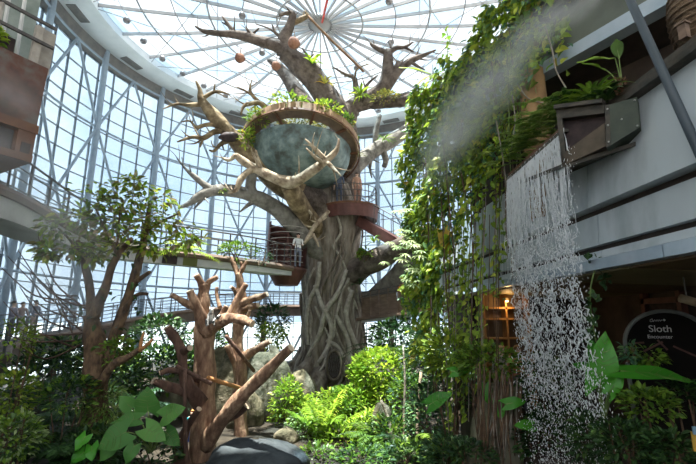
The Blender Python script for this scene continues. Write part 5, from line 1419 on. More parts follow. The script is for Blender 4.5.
# foliage behind the waterfall and by the lit shelves
for (nm, lab, x, y, d, rx, rz, n, s, mt) in (('curtain_shrub', 'leafy bush under the warm lit shelves', 488, 362, 9.6, 30, 18, 620, .16, 'l_mid'), ('curtain_shrub', 'green bush left of the mossy stump', 448, 355, 10.6, 24, 24, 640, .17, 'l_vine'), ('curtain_shrub', 'green plants behind the waterfall', 545, 385, 9.2, 26, 30, 620, .15, 'l_dark'), ('curtain_shrub', 'dark ferns behind the foot of the waterfall', 545, 440, 8.8, 30, 26, 620, .15, 'l_dark'), ('curtain_shrub', 'small bush at the foot of the mossy stump', 470, 455, 9.0, 26, 14, 400, .12, 'l_dark')):
    S(nm, lab, x, y, d, rx, rz, n, s, M[mt], base_z=.3)
for (x, y, d, L, dirn, lab) in ((500, 412, 8.8, .34, (.1, -.3, -1), 'glossy leaf hanging over the mossy stump'), (516, 402, 8.6, .40, (1, -.2, .25), 'glossy leaf pointing at the waterfall'), (440, 398, 9.6, .55, (.8, -.3, .55), 'big pale taro leaf left of the mossy stump'), (462, 370, 9.6, .42, (.9, -.2, .2), 'broad leaf beside the dense vine'), (487, 395, 9.0, .36, (0, -.3, -1), 'broad leaf hanging in the roots'), (524, 425, 8.4, .36, (-.9, -.2, .1), 'blue green leaf by the waterfall edge')):
    t = thing('large_leaf', P(x, y, d), lab, 'leaf'); p = P(x, y, d); q = p - Vector(dirn).normalized() * L * .5
    big_leaf(t, q + Vector((.05, .25, -.15)), q, dirn, (-.3, -.8, .5), L, L * .6, M['l_big'], .01)
# vine leaves creeping on the gutter beside the waterfall
t = thing('gutter_vine', P(596, 330, 6.6), 'thin vine creeping from the gutter down beside the waterfall', 'vine')
m_ = MB(); rs = random.Random(2); pts = []
for k in range(70):
    u = rs.random(); x = 588 + 22 * abs(math.sin(u * 5)) * (1 - u) + rs.gauss(0, 4); y = 252 + u * 90; pts.append(P(x, y, 6.6))
add_leaves(m_, np.array(pts), np.tile((-.3, -.5, -.6), (70, 1)), RNG.uniform(.06, .13, 70), T_HEART, 0, np.tile((-.5, -.7, .4), (70, 1)), .5); m_.build('vine_leaves', M['l_dark'], t, kind='stuff')
m_ = MB(); m_.tube([P(612, 252, 6.6), P(596, 268, 6.6), P(590, 300, 6.6), P(596, 342, 6.6)], .01, 5, sub=4); m_.build('vine_stem', M['stem'], t)

# ================================================================== ROCKS
for (x, y, d, rx, ry, rz, mt, lab, sd) in ((222, 400, 16.6, 28, 20, 46, 'rock', 'tall mottled boulder behind the slender dead tree', 1), (268, 398, 16.8, 26, 18, 44, 'rock', 'pale sunlit boulder left of the trunk roots', 2), (246, 415, 15.6, 18, 14, 24, 'rock', 'rounded boulder between the two dead trees', 9), (180, 400, 17.0, 24, 16, 30, 'rock_g', 'mossy boulder behind the thick dead trunk', 10), (300, 400, 18.0, 18, 16, 26, 'rock', 'boulder against the buttress roots', 3), (258, 462, 11.4, 54, 40, 19, 'rock_d', 'dark blue grey flat rock at the bottom centre', 4),
                                           (286, 437, 13.4, 12, 10, 9, 'rock', 'small pale rock at the edge of the dark flat rock', 5), (382, 418, 14.4, 10, 8, 14, 'rock', 'small brown rock among the centre shrubs', 6), (160, 450, 13.6, 14, 12, 20, 'rock_g', 'mossy rock behind the broad-leaved plant', 7), (318, 440, 15.8, 12, 10, 12, 'rock', 'pale rock half hidden under the young palm', 8)):
    k = SC(y, d); m_ = MB(); m_.blob(P(x, y, d), (rx * k, ry * k, rz * k), 26, 18, .075, sd); m_.build('boulder', M[mt], None, smooth=True, label=lab, cat='rock')
# mossy stump with root drapes below the vines
t = thing('mossy_stump', P(497, 470, 9.4), 'pale fibrous stump draped in roots left of the waterfall', 'stump')
m_ = MB(); m_.tube([P(492, 500, 9.4), P(496, 450, 9.4), P(499, 415, 9.4), P(500, 385, 9.4)], [.62, .52, .46, .40], 20, wob=.12, sub=5); m_.build('stump_body', M['rock_g'], t, smooth=True)
for k in range(44):
    x = 476 + 46 * rs.random(); m_ = MB(); y0 = 375 + rs.uniform(-12, 20); y1 = 440 + rs.uniform(-10, 30)
    m_.tube([P(x, y0, 8.85), P(x + rs.uniform(-3, 3), (y0 + y1) / 2, 8.8), P(x + rs.uniform(-6, 6), y1, 8.85)], [rs.uniform(.006, .02)] * 3, 5, wob=.15, sub=4); m_.build('root_drape', M['rootpale'] if k % 4 == 0 else M['rootbrown'], t, smooth=True)
M['trough_b'] = nmat('brown_trough_board', (0.05, 0.036, 0.022), (0.11, 0.082, 0.055), 3, 0.6, 0.25)
# ================================================================== TROUGH, WATERFALL, PIPE
ZT = EYE + 2.9
tr = thing('water_trough', (4.2, 6.6, ZT - .6), 'dark weathered wooden trough pouring the waterfall from the grey wall', 'trough')
def hexa(mb, A, B):   # two quads
    mb.add(list(A) + list(B), [(0, 1, 2, 3), (7, 6, 5, 4), (0, 4, 5, 1), (1, 5, 6, 2), (2, 6, 7, 3), (3, 7, 4, 0)])
At, Ab = P(556, 110, 6.15), P(562, 166, 6.1)
Bt, Bb = P(604, 104, 5.65), P(606, 146, 5.65)
bk = Vector((.14, .18, 0))
def board(name, p, q, r, s_, mat, th=bk):
    mb = MB(); hexa(mb, [p, q, r, s_], [p + th, q + th, r + th, s_ + th]); return mb.build(name, mat, tr)
board('top_rail', At, Bt, Bt.lerp(Bb, .22), At.lerp(Ab, .16), M['trough'])
board('inner_panel', At.lerp(Ab, .16) + bk * .6, Bt.lerp(Bb, .22) + bk * .6, Bt.lerp(Bb, .62) + bk * .6, At.lerp(Ab, .84) + bk * .6, M['darkgrille'])  # dark sheet painting the shade of the trough's open interior
board('bottom_board', At.lerp(Ab, .80), Bt.lerp(Bb, .45), Bb, Ab, M['trough_b'])
board('lip_post', At.lerp(Ab, .10), At.lerp(Ab, .10).lerp(Bt, .12), Ab.lerp(Bb, .10), Ab, M['trough'])
mb = MB(); hexa(mb, [Ab + Vector((0, 0, .03)), Vector((3.40, 8.6, ZT - .10)), Vector((3.40, 8.6, ZT - .18)), Ab - Vector((0, 0, .03))], [Vector((4.22, 5.5, ZT - .40)), Vector((4.22, 8.6, ZT - .10)), Vector((4.22, 8.6, ZT - .18)), Vector((4.22, 5.5, ZT - .46))])
mb.build('trough_floor', M['trough'], tr)
mb = MB(); mb.beam((3.42, 8.6, ZT + .02), (4.3, 8.6, ZT + .02), .08, .3); mb.build('far_board', M['trough'], tr)
mb = MB(); mb.beam((3.40, 6.1, ZT + .0), (3.40, 8.6, ZT + .0), .10, .05); mb.build('lip_board', M['trough'], tr)
mb = MB(); mb.beam((3.52, 6.4, ZT + .14), (3.48, 8.62, ZT + .12), .10, .08); mb.build('lip_edge', M['brownframe'], tr)
e0t, e0b, e1t, e1b = P(605, 106, 5.6), P(607, 150, 5.6), P(637, 97, 5.35), P(640, 127, 5.35)
e0b = Bb.lerp(e0b, .5)
th2 = Vector((.25, .30, 0))
mb = MB(); hexa(mb, [e0t, e1t, e1b, e0b], [e0t + th2, e1t + th2, e1b + th2, e0b + th2]); box = mb.build('end_box', M['trough_end'], tr, label='green stained metal end box')
nf = (e1t - e0t).cross(e0b - e0t).normalized(); nf = nf if nf.y < 0 else -nf
mb = MB(); o3 = nf * .012; hexa(mb, [e0t + o3, e0t.lerp(e1t, .14) + o3, e0b.lerp(e1b, .14) + o3, e0b + o3], [e0t, e0t.lerp(e1t, .14), e0b.lerp(e1b, .14), e0b]); mb.build('box_strap', M['trough'], box)
for (u, w) in ((.08, .1), (.93, .1), (.08, .9), (.93, .92), (.08, .5), (.5, .5)):
    q = e0t.lerp(e1t, u).lerp(e0b.lerp(e1b, u), w) + nf * .015; mb = MB(); mb.blob(q, (.014, .014, .014), 8, 6, 0); mb.build('bolt', M['bolt'], box, smooth=True)
mb = MB(); mb.beam(At + Vector((0, 0, .03)), Bt + Vector((0, 0, .03)), .16, .06); mb.build('top_plank', M['trough'], tr)
M['water'] = None
wm = bpy.data.materials.new('falling_water'); wm.use_nodes = True
nt = wm.node_tree; N_ = nt.nodes; L_ = nt.links; b_ = N_['Principled BSDF']
b_.inputs['Base Color'].default_value = (0.96, 0.98, 1.0, 1); b_.inputs['Roughness'].default_value = 0.12; b_.inputs['Specular IOR Level'].default_value = .9
tl = N_.new('ShaderNodeBsdfTranslucent'); tl.inputs[0].default_value = (.98, .99, 1, 1)
tp = N_.new('ShaderNodeBsdfTransparent'); m1 = N_.new('ShaderNodeMixShader'); m1.inputs[0].default_value = .4
L_.new(b_.outputs[0], m1.inputs[1]); L_.new(tl.outputs[0], m1.inputs[2])
m2 = N_.new('ShaderNodeMixShader'); m2.inputs[0].default_value = .08; L_.new(m1.outputs[0], m2.inputs[1]); L_.new(tp.outputs[0], m2.inputs[2]); L_.new(m2.outputs[0], N_['Material Output'].inputs['Surface'])
M['water'] = wm
wf = thing('waterfall', (3.35, 7.3, .2), 'sheet of white falling water breaking into drops below the trough', 'waterfall', kind='stuff')
rs = random.Random(17)
def fall_x(h):   # h metres below the lip: the sheet arcs outwards a little
    return 3.36 - .03 * min(1, h) + .012 * h
mb = MB()
for k in range(210):      # threads close to the lip
    y = 6.08 + 2.45 * (k + rs.random()) / 210; h1 = rs.uniform(.5, 1.9); h0 = -.03
    pts = []; rad = []; x_ = rs.uniform(-.05, .05); y_ = y
    nseg = int(h1 / .09) + 2
    for i in range(nseg):
        h = h0 + (h1 - h0) * i / (nseg - 1); y_ += rs.gauss(0, .004 + .010 * h)
        pts.append((fall_x(h) + x_ * min(1, h * 2) + rs.gauss(0, .004), y_, ZT - h)); rad.append(max(.0015, rs.uniform(.003, .0105) * (1 - .55 * i / nseg)))
    mb.tube(pts, rad, 4)
mb.build('water_threads', M['water'], wf, smooth=True, kind='stuff')
OCT = np.array([(1, 0, 0), (-1, 0, 0), (0, 1, 0), (0, -1, 0), (0, 0, 1), (0, 0, -1)], float)
OF = [(0, 2, 4), (2, 1, 4), (1, 3, 4), (3, 0, 4), (2, 0, 5), (1, 2, 5), (3, 1, 5), (0, 3, 5)]
def drops(mb, n, hr, rr, sp, st):
    for _ in range(n):
        h = rs.uniform(*hr); y = 6.05 + (2.5 - .06 * h) * rs.random()
        # streams gather in bands as the sheet tears
        y += .09 * math.sin(y * 9 + h * 1.3) + .05 * math.sin(y * 23 + 2)
        x = fall_x(h) + rs.gauss(0, .03 + sp * h); r = rs.uniform(*rr); s = rs.uniform(*st)
        c = np.array((x, y + rs.gauss(0, .01 + .012 * h), ZT - h)); tx, ty = rs.gauss(0, .25), rs.gauss(0, .25)
        q = OCT * np.array((r, r, r * s)); q[:, 0] += q[:, 2] * tx; q[:, 1] += q[:, 2] * ty
        mb.add(q + c, OF)
mb = MB(); drops(mb, 2200, (.3, 2.0), (.003, .008), .012, (1.5, 5)); drops(mb, 4200, (1.6, 4.2), (.003, .0115), .02, (1, 4)); drops(mb, 4200, (3.6, 6.2), (.003, .0105), .022, (1, 3))
mb.build('water_drops', M['water'], wf, smooth=True, kind='stuff')
mb = MB()
for k in range(380):      # torn ragged sheets in the middle of the fall
    h = rs.uniform(1.2, 3.6); y = 6.1 + 2.5 * rs.random(); y += .10 * math.sin(y * 9 + h * 1.3)
    pts = []; x = fall_x(h) + rs.gauss(0, .07)
    for i in range(5): pts.append((x + rs.gauss(0, .02), y + rs.gauss(0, .03), ZT - h - i * rs.uniform(.02, .06)))
    mb.tube(pts, [.002, rs.uniform(.006, .016), rs.uniform(.006, .018), .008, .002], 4)
mb.build('water_shreds', M['water'], wf, smooth=True, kind='stuff')
# thin second curtain of water behind (left of the main fall)
mb = MB()
for k in range(46):
    y = 8.7 + 1.2 * rs.random(); x = 3.62 + rs.gauss(0, .05); h0, h1 = rs.uniform(0, .8), rs.uniform(1.0, 2.4)
    mb.tube([(x, y, ZT - .1 - h0), (x + rs.gauss(0, .02), y + rs.gauss(0, .02), ZT - (h0 + h1) / 2), (x, y, ZT - h1)], [.002, .005, .002], 4)
mb.build('water_trickles', M['water'], wf, smooth=True, kind='stuff')

t = thing('grey_pipe', P(696, 145, 4.3), 'thick grey round pipe slanting across the upper right corner', 'pipe')
p0, p1 = P(630, 0, 5.0), P(696, 145, 4.5); d = (p1 - p0)
mb = MB(); mb.tube([p0 - d * .6, p1 + d * .9], .052, 20); mb.build('pipe_tube', M['pipe'], t, smooth=True)
q = P(686, 20, 5.4)
t = thing('wicker_basket', q - Vector((0, 0, .5)), 'round brown wicker basket on the upper right ledge', 'basket')
mb = MB(); mb.lathe(q + Vector((.25, 0, 0)), [(.0, -.42), (.28, -.42), (.37, -.1), (.40, .2), (.36, .5), (.33, .5), (.33, -.3), (0, -.36)], 22); mb.build('basket_body', M['wicker'], t, smooth=True)
for k in range(9):
    mb = MB(); z = -.38 + .1 * k; r = .30 + .10 * math.sin(math.pi * (k + 2) / 13) + .01; mb.tube([q + Vector((.25 + r * math.cos(a * .3927), r * math.sin(a * .3927), z)) for a in range(17)], .016, 5, caps=False); mb.build('basket_band', M['wicker'], t, smooth=True)
t = thing('ledge_post', P(682, 34, 5.2), 'short wooden block on the capping beside the basket', 'block')
mb = MB(); mb.box(P(684, 32, 5.15), (.10, .10, .22), .4); mb.build('block_body', M['deckwood'], t)
mb = MB(); mb.box(P(684, 32, 5.15) + Vector((0, 0, .12)), (.14, .14, .03), .4); mb.build('block_cap', M['deckwood'], t)

# ================================================================== SIGN
sc0 = P(668, 340, 8.4); sc0.y = 8.4
sg = thing('arched_sign', (sc0.x, sc0.y, EYE - 1.6), 'dark arched sign reading Sloth Encounter in white letters', 'sign')
sg.rotation_euler = (0, 0, 0)
ux = Vector((math.cos(R_(-25)), math.sin(R_(-25)), 0)); un = Vector((ux.y, -ux.x, 0))   # board axis, facing the viewer
def SP(u, w, o=0.0): return sc0 + ux * u + Vector((0, 0, w)) + un * o
Rw, zb = .72, -1.7; zc = P(662, 311, 8.4).z - sc0.z - Rw * .92
outl = [(Rw * math.cos(R_(a)), zc + Rw * .92 * math.sin(R_(a))) for a in range(0, 181, 9)]
outl = [(Rw, zb)] + outl + [(-Rw, zb)]
n = len(outl)
mb = MB(); mb.add([SP(u, w, 0) for u, w in outl] + [SP(u, w, -.05) for u, w in outl], [tuple(range(n)), tuple(range(2 * n - 1, n - 1, -1))] + [(i, n + i, n + (i + 1) % n, (i + 1) % n) for i in range(n)])
mb.build('sign_board', M['signface'], sg)
mb = MB(); mb.tube([SP(u, w, .01) for u, w in outl], .04, 8, caps=True); mb.build('sign_frame', M['signframe'], sg, smooth=True)
def text(body, u, w, size, shear=0.0):
    cu = bpy.data.curves.new('lettering', 'FONT'); cu.body = body; cu.size = size; cu.extrude = .004; cu.align_x = 'CENTER'; cu.shear = shear
    cu.materials.append(M['letters'])
    o = bpy.data.objects.new('lettering', cu); COL.objects.link(o); o.parent = sg
    p = SP(u, w, .015) - Vector(sg.location); Mx = Matrix((ux, Vector((0, 0, 1)), un)).transposed().to_4x4(); Mx.translation = p
    o.matrix_local = Mx
    dg = bpy.context.evaluated_depsgraph_get(); me = bpy.data.meshes.new_from_object(o.evaluated_get(dg)); mx_ = o.matrix_local.copy()
    bpy.data.objects.remove(o)
    o = bpy.data.objects.new('lettering', me); COL.objects.link(o); o.parent = sg; o.matrix_local = mx_
    return o
def sp_px(x, y): 
    q = P(x, y, 8.4); return (q.x - sc0.x) / ux.x, q.z - sc0.z
u, w = sp_px(662, 332); text('Sloth', u, w, .185)
u, w = sp_px(662, 338.5); text('Encounter', u, w, .098)
# small script line with a leaf emblem above
u, w = sp_px(655, 320.5)
pts = [SP(u + .008 * i, w + .014 * math.sin(i * 1.35) * (1.5 if i == 0 else 1), .02) for i in range(22)]
mb = MB(); mb.tube(pts, .004, 5, sub=3); mb.tube([SP(u + .015, w + .03, .02), SP(u - .02, w + .02, .02), SP(u - .03, w - .02, .02), SP(u + .03, w - .02, .02)], .004, 5, sub=4); mb.build('script_lettering', M['letters'], sg)
mb = MB(); mb.lathe(SP(u + .20, w + .01, .02), [(0, -.025), (.025, 0), (0, .025)], 8); mb.build('leaf_emblem', M['letters'], sg)
# printed picture of branches at the foot of the sign
for (x0, y0, x1, y1) in ((650, 352, 664, 342), (668, 350, 660, 340), (672, 346, 690, 356), (640, 344, 650, 343)):
    a = SP(*sp_px(x0, y0), .012); b = SP(*sp_px(x1, y1), .012); mb = MB(); mb.beam(a, b, .008, .035); mb.build('printed_branch', M['doorframe'], sg)
# brass spotlight
q = P(687, 300, 6.6)
t = thing('spotlight', q, 'brass cylinder spotlight under the brown ceiling near the sign', 'light')
mb = MB(); mb.tube([q + Vector((-.10, 0, .03)), q + Vector((.14, -.03, -.05))], .065, 14); mb.build('spot_body', M['spot'], t, smooth=True)
mb = MB(); mb.tube([q + Vector((0, 0, .05)), q + Vector((0, 0, .35))], .012, 6); mb.build('spot_stem', M['rail'], t)
# lit shelves seen behind the roots
q = P(505, 322, 12.0)
sh = thing('display_shelf', (q.x, q.y, 1.2), 'warm lit wooden display shelf behind the hanging roots', 'shelf')
for (dx, w_) in ((-.62, .06), (0, .05), (.62, .06)):
    mb = MB(); mb.box((q.x + dx, q.y, EYE - .75), (w_, .35, 3.0)); mb.build('upright', M['shopwood'], sh)
for z in (-1.2, -.5, 0.02, .32):
    mb = MB(); mb.box((q.x, q.y, EYE + z), (1.3, .35, .05)); mb.build('shelf_board', M['shopwood'], sh)
mb = MB(); mb.box((q.x, q.y + .18, EYE - .75), (1.3, .03, 3.0)); mb.build('shelf_back', M['ceilwood'], sh)
t = thing('shelf_lamp', (q.x, q.y - .25, EYE + .55), 'small warm lamp above the display shelf', 'lamp')
mb = MB(); mb.lathe((q.x, q.y - .25, EYE + .55), [(0, -.04), (.06, -.04), (.05, .04), (0, .05)], 12); mb.build('lamp_shade', M['spot'], t)
mb = MB(); mb.lathe((q.x, q.y - .25, EYE + .50), [(0, -.02), (.04, -.01), (.04, .01), (0, .01)], 12); mb.build('bulb', emat('warm_bulb', (1, .6, .2), 12), t)
ld = bpy.data.lights.new('shelf_light', 'POINT'); ld.energy = 7; ld.color = (1, .58, .22); ld.shadow_soft_size = .06
lo_ = bpy.data.objects.new('shelf_light', ld); COL.objects.link(lo_); lo_.parent = t; lo_.location = (0, -.12, -.14)

# painted board at the right edge
q = P(694, 442, 5.0)
t = thing('painted_board', q - Vector((0, 0, .25)), 'yellow painted board with a blue corner at the lower right edge', 'board')
mb = MB(); mb.box(q + Vector((.1, 0, 0)), (.2, .03, .2), -.3); mb.build('board_panel', nmat('yellow_paint', (.42, .24, .03), (.56, .34, .05), 4, .6), t)
mb = MB(); mb.box(q + Vector((.05, -.02, .12)), (.10, .03, .08), -.3); mb.build('blue_corner', nmat('blue_paint', (.14, .26, .36), (.22, .36, .46), 4, .6), t)
# ================================================================== PEOPLE AND LEMUR
def skin_mesh(name, verts, edges, radii, sub=1):
    me = bpy.data.meshes.new(name + '_sk'); me.from_pydata(verts, edges, [])
    o = bpy.data.objects.new(name + '_sk', me); COL.objects.link(o)
    o.modifiers.new('s', 'SKIN'); 
    if not me.skin_vertices: 
        bm = bmesh.new(); bm.from_mesh(me); bm.verts.layers.skin.verify(); bm.to_mesh(me); bm.free()
    for i, r in enumerate(radii):
        sv = me.skin_vertices[0].data[i]; sv.radius = (r, r) if not hasattr(r, '__len__') else r
        sv.use_root = (i == 0)
    o.modifiers[0].use_smooth_shade = True
    ss = o.modifiers.new('u', 'SUBSURF'); ss.levels = sub; ss.render_levels = sub
    dg = bpy.context.evaluated_depsgraph_get(); ev = o.evaluated_get(dg)
    out = bpy.data.meshes.new_from_object(ev)
    bpy.data.objects.remove(o); bpy.data.meshes.remove(me)
    return out

def person(label, loc, h, rz, shirt, pants, hair, arms='down', skin=(0.55, 0.36, 0.27), longhair=False):
    s = h / 1.72
    Vx = [(0, 0, .95), (0, 0, 1.12), (0, .0, 1.30), (0, 0, 1.43), (0, -.01, 1.50), (0, -.02, 1.57), (0, -.02, 1.66)]
    Rr = [(.16, .12), (.14, .10), (.17, .11), (.13, .09), .055, .085, .085]
    E = [(0, 1), (1, 2), (2, 3), (3, 4), (4, 5), (5, 6)]
    def chain(start, pts, rads):
        p = start
        for q, r in zip(pts, rads):
            Vx.append(q); Rr.append(r); E.append((p, len(Vx) - 1)); p = len(Vx) - 1
        return p
    for sd in (-1, 1):
        if arms == 'rail':
            a = [(.19 * sd, 0, 1.40), (.24 * sd, -.06, 1.14), (.20 * sd, -.30, 1.06), (.19 * sd, -.38, 1.07)]; hd = Vector((0, -1, -.1))
        else:
            a = [(.19 * sd, 0, 1.40), (.24 * sd, .02, 1.13), (.25 * sd, -.05, .89), (.25 * sd, -.07, .82)]; hd = Vector((0, -.15, -1))
        e = chain(3, a, [.065, .048, .036, .038])
        base = Vector(a[-1]); sidev = Vector((1, 0, 0)) if arms == 'rail' else Vector((0, 1, 0))
        for k, fl in enumerate((.055, .07, .075, .06)):
            f0 = base + hd.normalized() * .03 + sidev * (k - 1.5) * .018; chain(e, [tuple(f0 + hd.normalized() * fl * .5), tuple(f0 + hd.normalized() * fl + Vector((0, .012, -.01)))], [.009, .008])
        th = base + Vector((-.03 * sd, -.02, .0)); chain(e, [tuple(th + hd.normalized() * .03)], [.010])
        chain(0, [(.10 * sd, 0, .86), (.11 * sd, -.02, .48), (.11 * sd, .02, .10), (.11 * sd, -.06, .05), (.11 * sd, -.15, .035)], [.095, .065, .045, .042, .032])
    Vs = [tuple(Vector(v) * s) for v in Vx]
    Rs = [tuple(q * s for q in r) if hasattr(r, '__len__') else r * s for r in Rr]
    me = skin_mesh('person', Vs, E, Rs, 1)
    mats = [nmat('skin', skin, tuple(c * 1.1 for c in skin), 8, .6), nmat('shirt', shirt, tuple(min(1, c * 1.15 + .01) for c in shirt), 9, .85), nmat('trousers', pants, tuple(c * 1.2 + .01 for c in pants), 9, .85), nmat('shoe', (.05, .05, .05), (.1, .1, .1), 9, .7)]
    me.materials.clear()
    for m_ in mats: me.materials.append(m_)
    for p in me.polygons:
        c = p.center / s
        if c.z < .075: p.material_index = 3
        elif c.z < .96 and abs(c.x) < .205: p.material_index = 2
        elif c.z < 1.455 and (arms != 'rail' or c.y > -.24) and c.z > 1.0: p.material_index = 1
        else: p.material_index = 0
        p.use_smooth = True
    t = thing('person', loc, label, 'person'); t.rotation_euler = (0, 0, rz)
    o = bpy.data.objects.new('body', me); COL.objects.link(o); o.parent = t
    # hair and face, in the figure's own frame
    def own(mb, nm, m_):
        q = mb.build(nm, m_, None, smooth=True); q.parent = t; return q
    hm = nmat('hair', hair, tuple(c * 1.3 for c in hair), 12, .7)
    mb = MB(); c = Vector((0, .012, 1.635)) * s
    vs = []; fs = []
    for i in range(7):
        thv = math.pi * .58 * i / 6
        for k in range(12):
            a = 2 * math.pi * k / 12; front = math.sin(a) < -.35
            tv = min(thv, math.pi * .30) if front else thv
            vs.append(c + Vector((.098 * math.sin(tv) * math.cos(a), .105 * math.sin(tv) * math.sin(a), .115 * math.cos(tv))) * s)
    for i in range(6):
        for k in range(12): fs.append((i * 12 + k, (i + 1) * 12 + k, (i + 1) * 12 + (k + 1) % 12, i * 12 + (k + 1) % 12))
    mb.add(vs, fs); own(mb, 'hair', hm)
    if longhair:
        mb = MB(); mb.tube([Vector((0, .07, 1.62)) * s, Vector((0, .09, 1.5)) * s, Vector((0, .10, 1.38)) * s], [.08 * s, .07 * s, .03 * s], 8, sub=3); own(mb, 'long_hair', hm)
    for sd in (-1, 1):
        mb = MB(); mb.blob(Vector((.03 * sd, -.102, 1.64)) * s, (.010 * s,) * 3, 6, 5, 0); own(mb, 'eye', M['darkgrille'])
        mb = MB(); mb.blob(Vector((.088 * sd, -.01, 1.62)) * s, (.010 * s, .02 * s, .03 * s), 6, 5, 0); own(mb, 'ear', mats[0])
    mb = MB(); mb.tube([Vector((0, -.10, 1.645)) * s, Vector((0, -.122, 1.61)) * s, Vector((0, -.105, 1.60)) * s], [.008 * s, .014 * s, .01 * s], 6); own(mb, 'nose', mats[0])
    mb = MB(); mb.tube([Vector((-.022, -.100, 1.575)) * s, Vector((0, -.106, 1.572)) * s, Vector((.022, -.100, 1.575)) * s], .006 * s, 5); own(mb, 'mouth', M['pot'])
    return t
# parts built by own(): their mesh was centred on itself, so the location MB gave them is already in the figure's frame
q = P(298, 243, 19.7)
person('person in a white shirt leaning on the stair drum rail', (q.x, 19.75, EYE + 2.40), 1.66, R_(10), (.75, .75, .75), (.20, .22, .30), (.06, .04, .03), 'rail', longhair=True)
person('person in dark clothes standing on the round red deck', (P(339, 190, 20.4).x, 20.62, DECK_Z + .03), 1.72, R_(-15), (.10, .12, .18), (.07, .08, .12), (.05, .035, .03))
person('person in a tan shirt on the red deck next to the dark clothed one', (P(357, 190, 20.6).x, 20.75, DECK_Z + .03), 1.70, R_(20), (.42, .24, .17), (.30, .16, .12), (.05, .035, .03))
def walk_z(p):
    i = min(range(len(LA)), key=lambda k: (LA[k].x - p[0]) ** 2 + (LA[k].y - p[1]) ** 2); return LA[i]
def on_low(th, off=.7):
    i = min(range(len(LA)), key=lambda k: abs(math.atan2(LA[k].y - CY, LA[k].x - CX) % 6.2832 - R_(th))); p = LA[i].lerp(LB[i], off); return p
for (th, off, hgt, rz_, sh, pt, lab) in ((201, .35, 1.72, 100, (.22, .20, .24), (.12, .13, .20), 'person in grey standing on the ramp at the far left'), (196, .4, 1.68, 70, (.30, .22, .20), (.55, .50, .48), 'person in pale trousers on the ramp behind the bare twigs'), (190.5, .4, 1.75, 80, (.14, .15, .20), (.42, .30, .26), 'person in a dark top on the ramp nearest the living tree')):
    p = on_low(th, off); person(lab, tuple(p), hgt, R_(rz_), sh, pt, (.05, .04, .03), 'rail')
q = P(517, 349, 11.0); person('person with reddish face behind the hanging roots by the waterfall', (q.x, 11.0, EYE - .75 - 1.60 + .02), 1.68, R_(-25), (.45, .18, .10), (.12, .12, .14), (.25, .14, .06))
q = P(503, 349, 11.2); person('fair haired person beside the warm lit shelf', (q.x, 11.3, EYE - .72 - 1.58), 1.64, R_(-15), (.35, .33, .30), (.12, .12, .14), (.62, .45, .26), longhair=True)
q = P(193, 410, 13.6); person('child in a teal shirt and blue trousers behind the thick dead trunk', (q.x, 13.6, q.z - 1.28), 1.28, R_(-10), (.02, .34, .38), (.06, .12, .36), (.62, .22, .06))
q = P(405, 283, 19.6); person('person in an orange top on the side bridge', (q.x, 20.2, P(400, 314, 20.2).z - .02), 1.65, R_(0), (.75, .22, .04), (.30, .45, .50), (.08, .05, .04), 'rail')

# ring-tailed lemur in the fork of the thick dead trunk
q = P(210, 327, 11.55)
lm = thing('lemur', q, 'grey ring-tailed lemur crouching in the fork of the thick dead trunk', 'lemur')
fur = nmat('lemur_fur', (.13, .125, .12), (.30, .29, .28), 18, .95, .6); wht = nmat('lemur_white', (.55, .54, .50), (.72, .70, .66), 18, .95, .4); blk = nmat('lemur_black', (.015, .015, .015), (.04, .04, .04), 10, .8)
Vx = [(0, .05, .14), (.0, .0, .24), (.0, -.06, .33), (0, -.10, .40), (0, -.13, .45), (0, -.20, .435)]
Rr = [(.085, .09), .085, .07, .045, .058, .026]; E = [(0, 1), (1, 2), (2, 3), (3, 4), (4, 5)]
for sd in (-1, 1):
    b0 = len(Vx); Vx += [(.07 * sd, -.06, .30), (.085 * sd, -.14, .19), (.08 * sd, -.19, .06), (.08 * sd, -.23, .045)]; Rr += [.034, .027, .02, .02]; E += [(2, b0), (b0, b0 + 1), (b0 + 1, b0 + 2), (b0 + 2, b0 + 3)]
    b0 = len(Vx); Vx += [(.09 * sd, .02, .12), (.11 * sd, -.12, .20), (.10 * sd, .0, .06), (.10 * sd, -.12, .03)]; Rr += [.055, .042, .03, .022]; E += [(0, b0), (b0, b0 + 1), (b0 + 1, b0 + 2), (b0 + 2, b0 + 3)]
    b0 = len(Vx); Vx += [(.05 * sd, -.10, .505), (.06 * sd, -.10, .535)]; Rr += [.022, .01]; E += [(4, b0), (b0, b0 + 1)]
me = skin_mesh('lemur', Vx, E, Rr, 2); me.materials.clear(); me.materials.append(fur); me.materials.append(wht); me.materials.append(blk)
for p in me.polygons:
    c = p.center; p.material_index = 1 if (c.z > .37 and c.y < -.10) or (c.y < -.06 and .14 < c.z < .33 and abs(c.x) < .05) else 0
    if c.y < -.205 and c.z > .4: p.material_index = 2
    p.use_smooth = True
o = bpy.data.objects.new('lemur_body', me); COL.objects.link(o); o.parent = lm; o.rotation_euler = (0, 0, R_(25)); 
for sd in (-1, 1):
    mb = MB(); mb.blob(q + Matrix.Rotation(R_(25), 3, 'Z') @ Vector((.027 * sd, -.178, .462)), (.015, .012, .015), 8, 6, 0); mb.build('eye_patch', blk, lm, smooth=True)
tp_ = [q + Vector(v) for v in ((.05, .10, .12), (.20, .02, .06), (.30, -.10, .14), (.36, -.14, .22), (.30, -.16, .30), (.20, -.18, .22), (.12, -.22, .10))]
pts, rr2 = catmull(tp_, [.03] * 7, 4)
tl_ = MB(); tl_.tube(pts, [.034] * len(pts), 8, mi=0)
nf = len(pts) - 1
for i in range(nf):
    for k in range(8): tl_.m[i * 8 + k] = 1 if (i // 2) % 2 else 0
tl_.build('ringed_tail', [wht, blk], lm, smooth=True, label='black and white ringed tail')

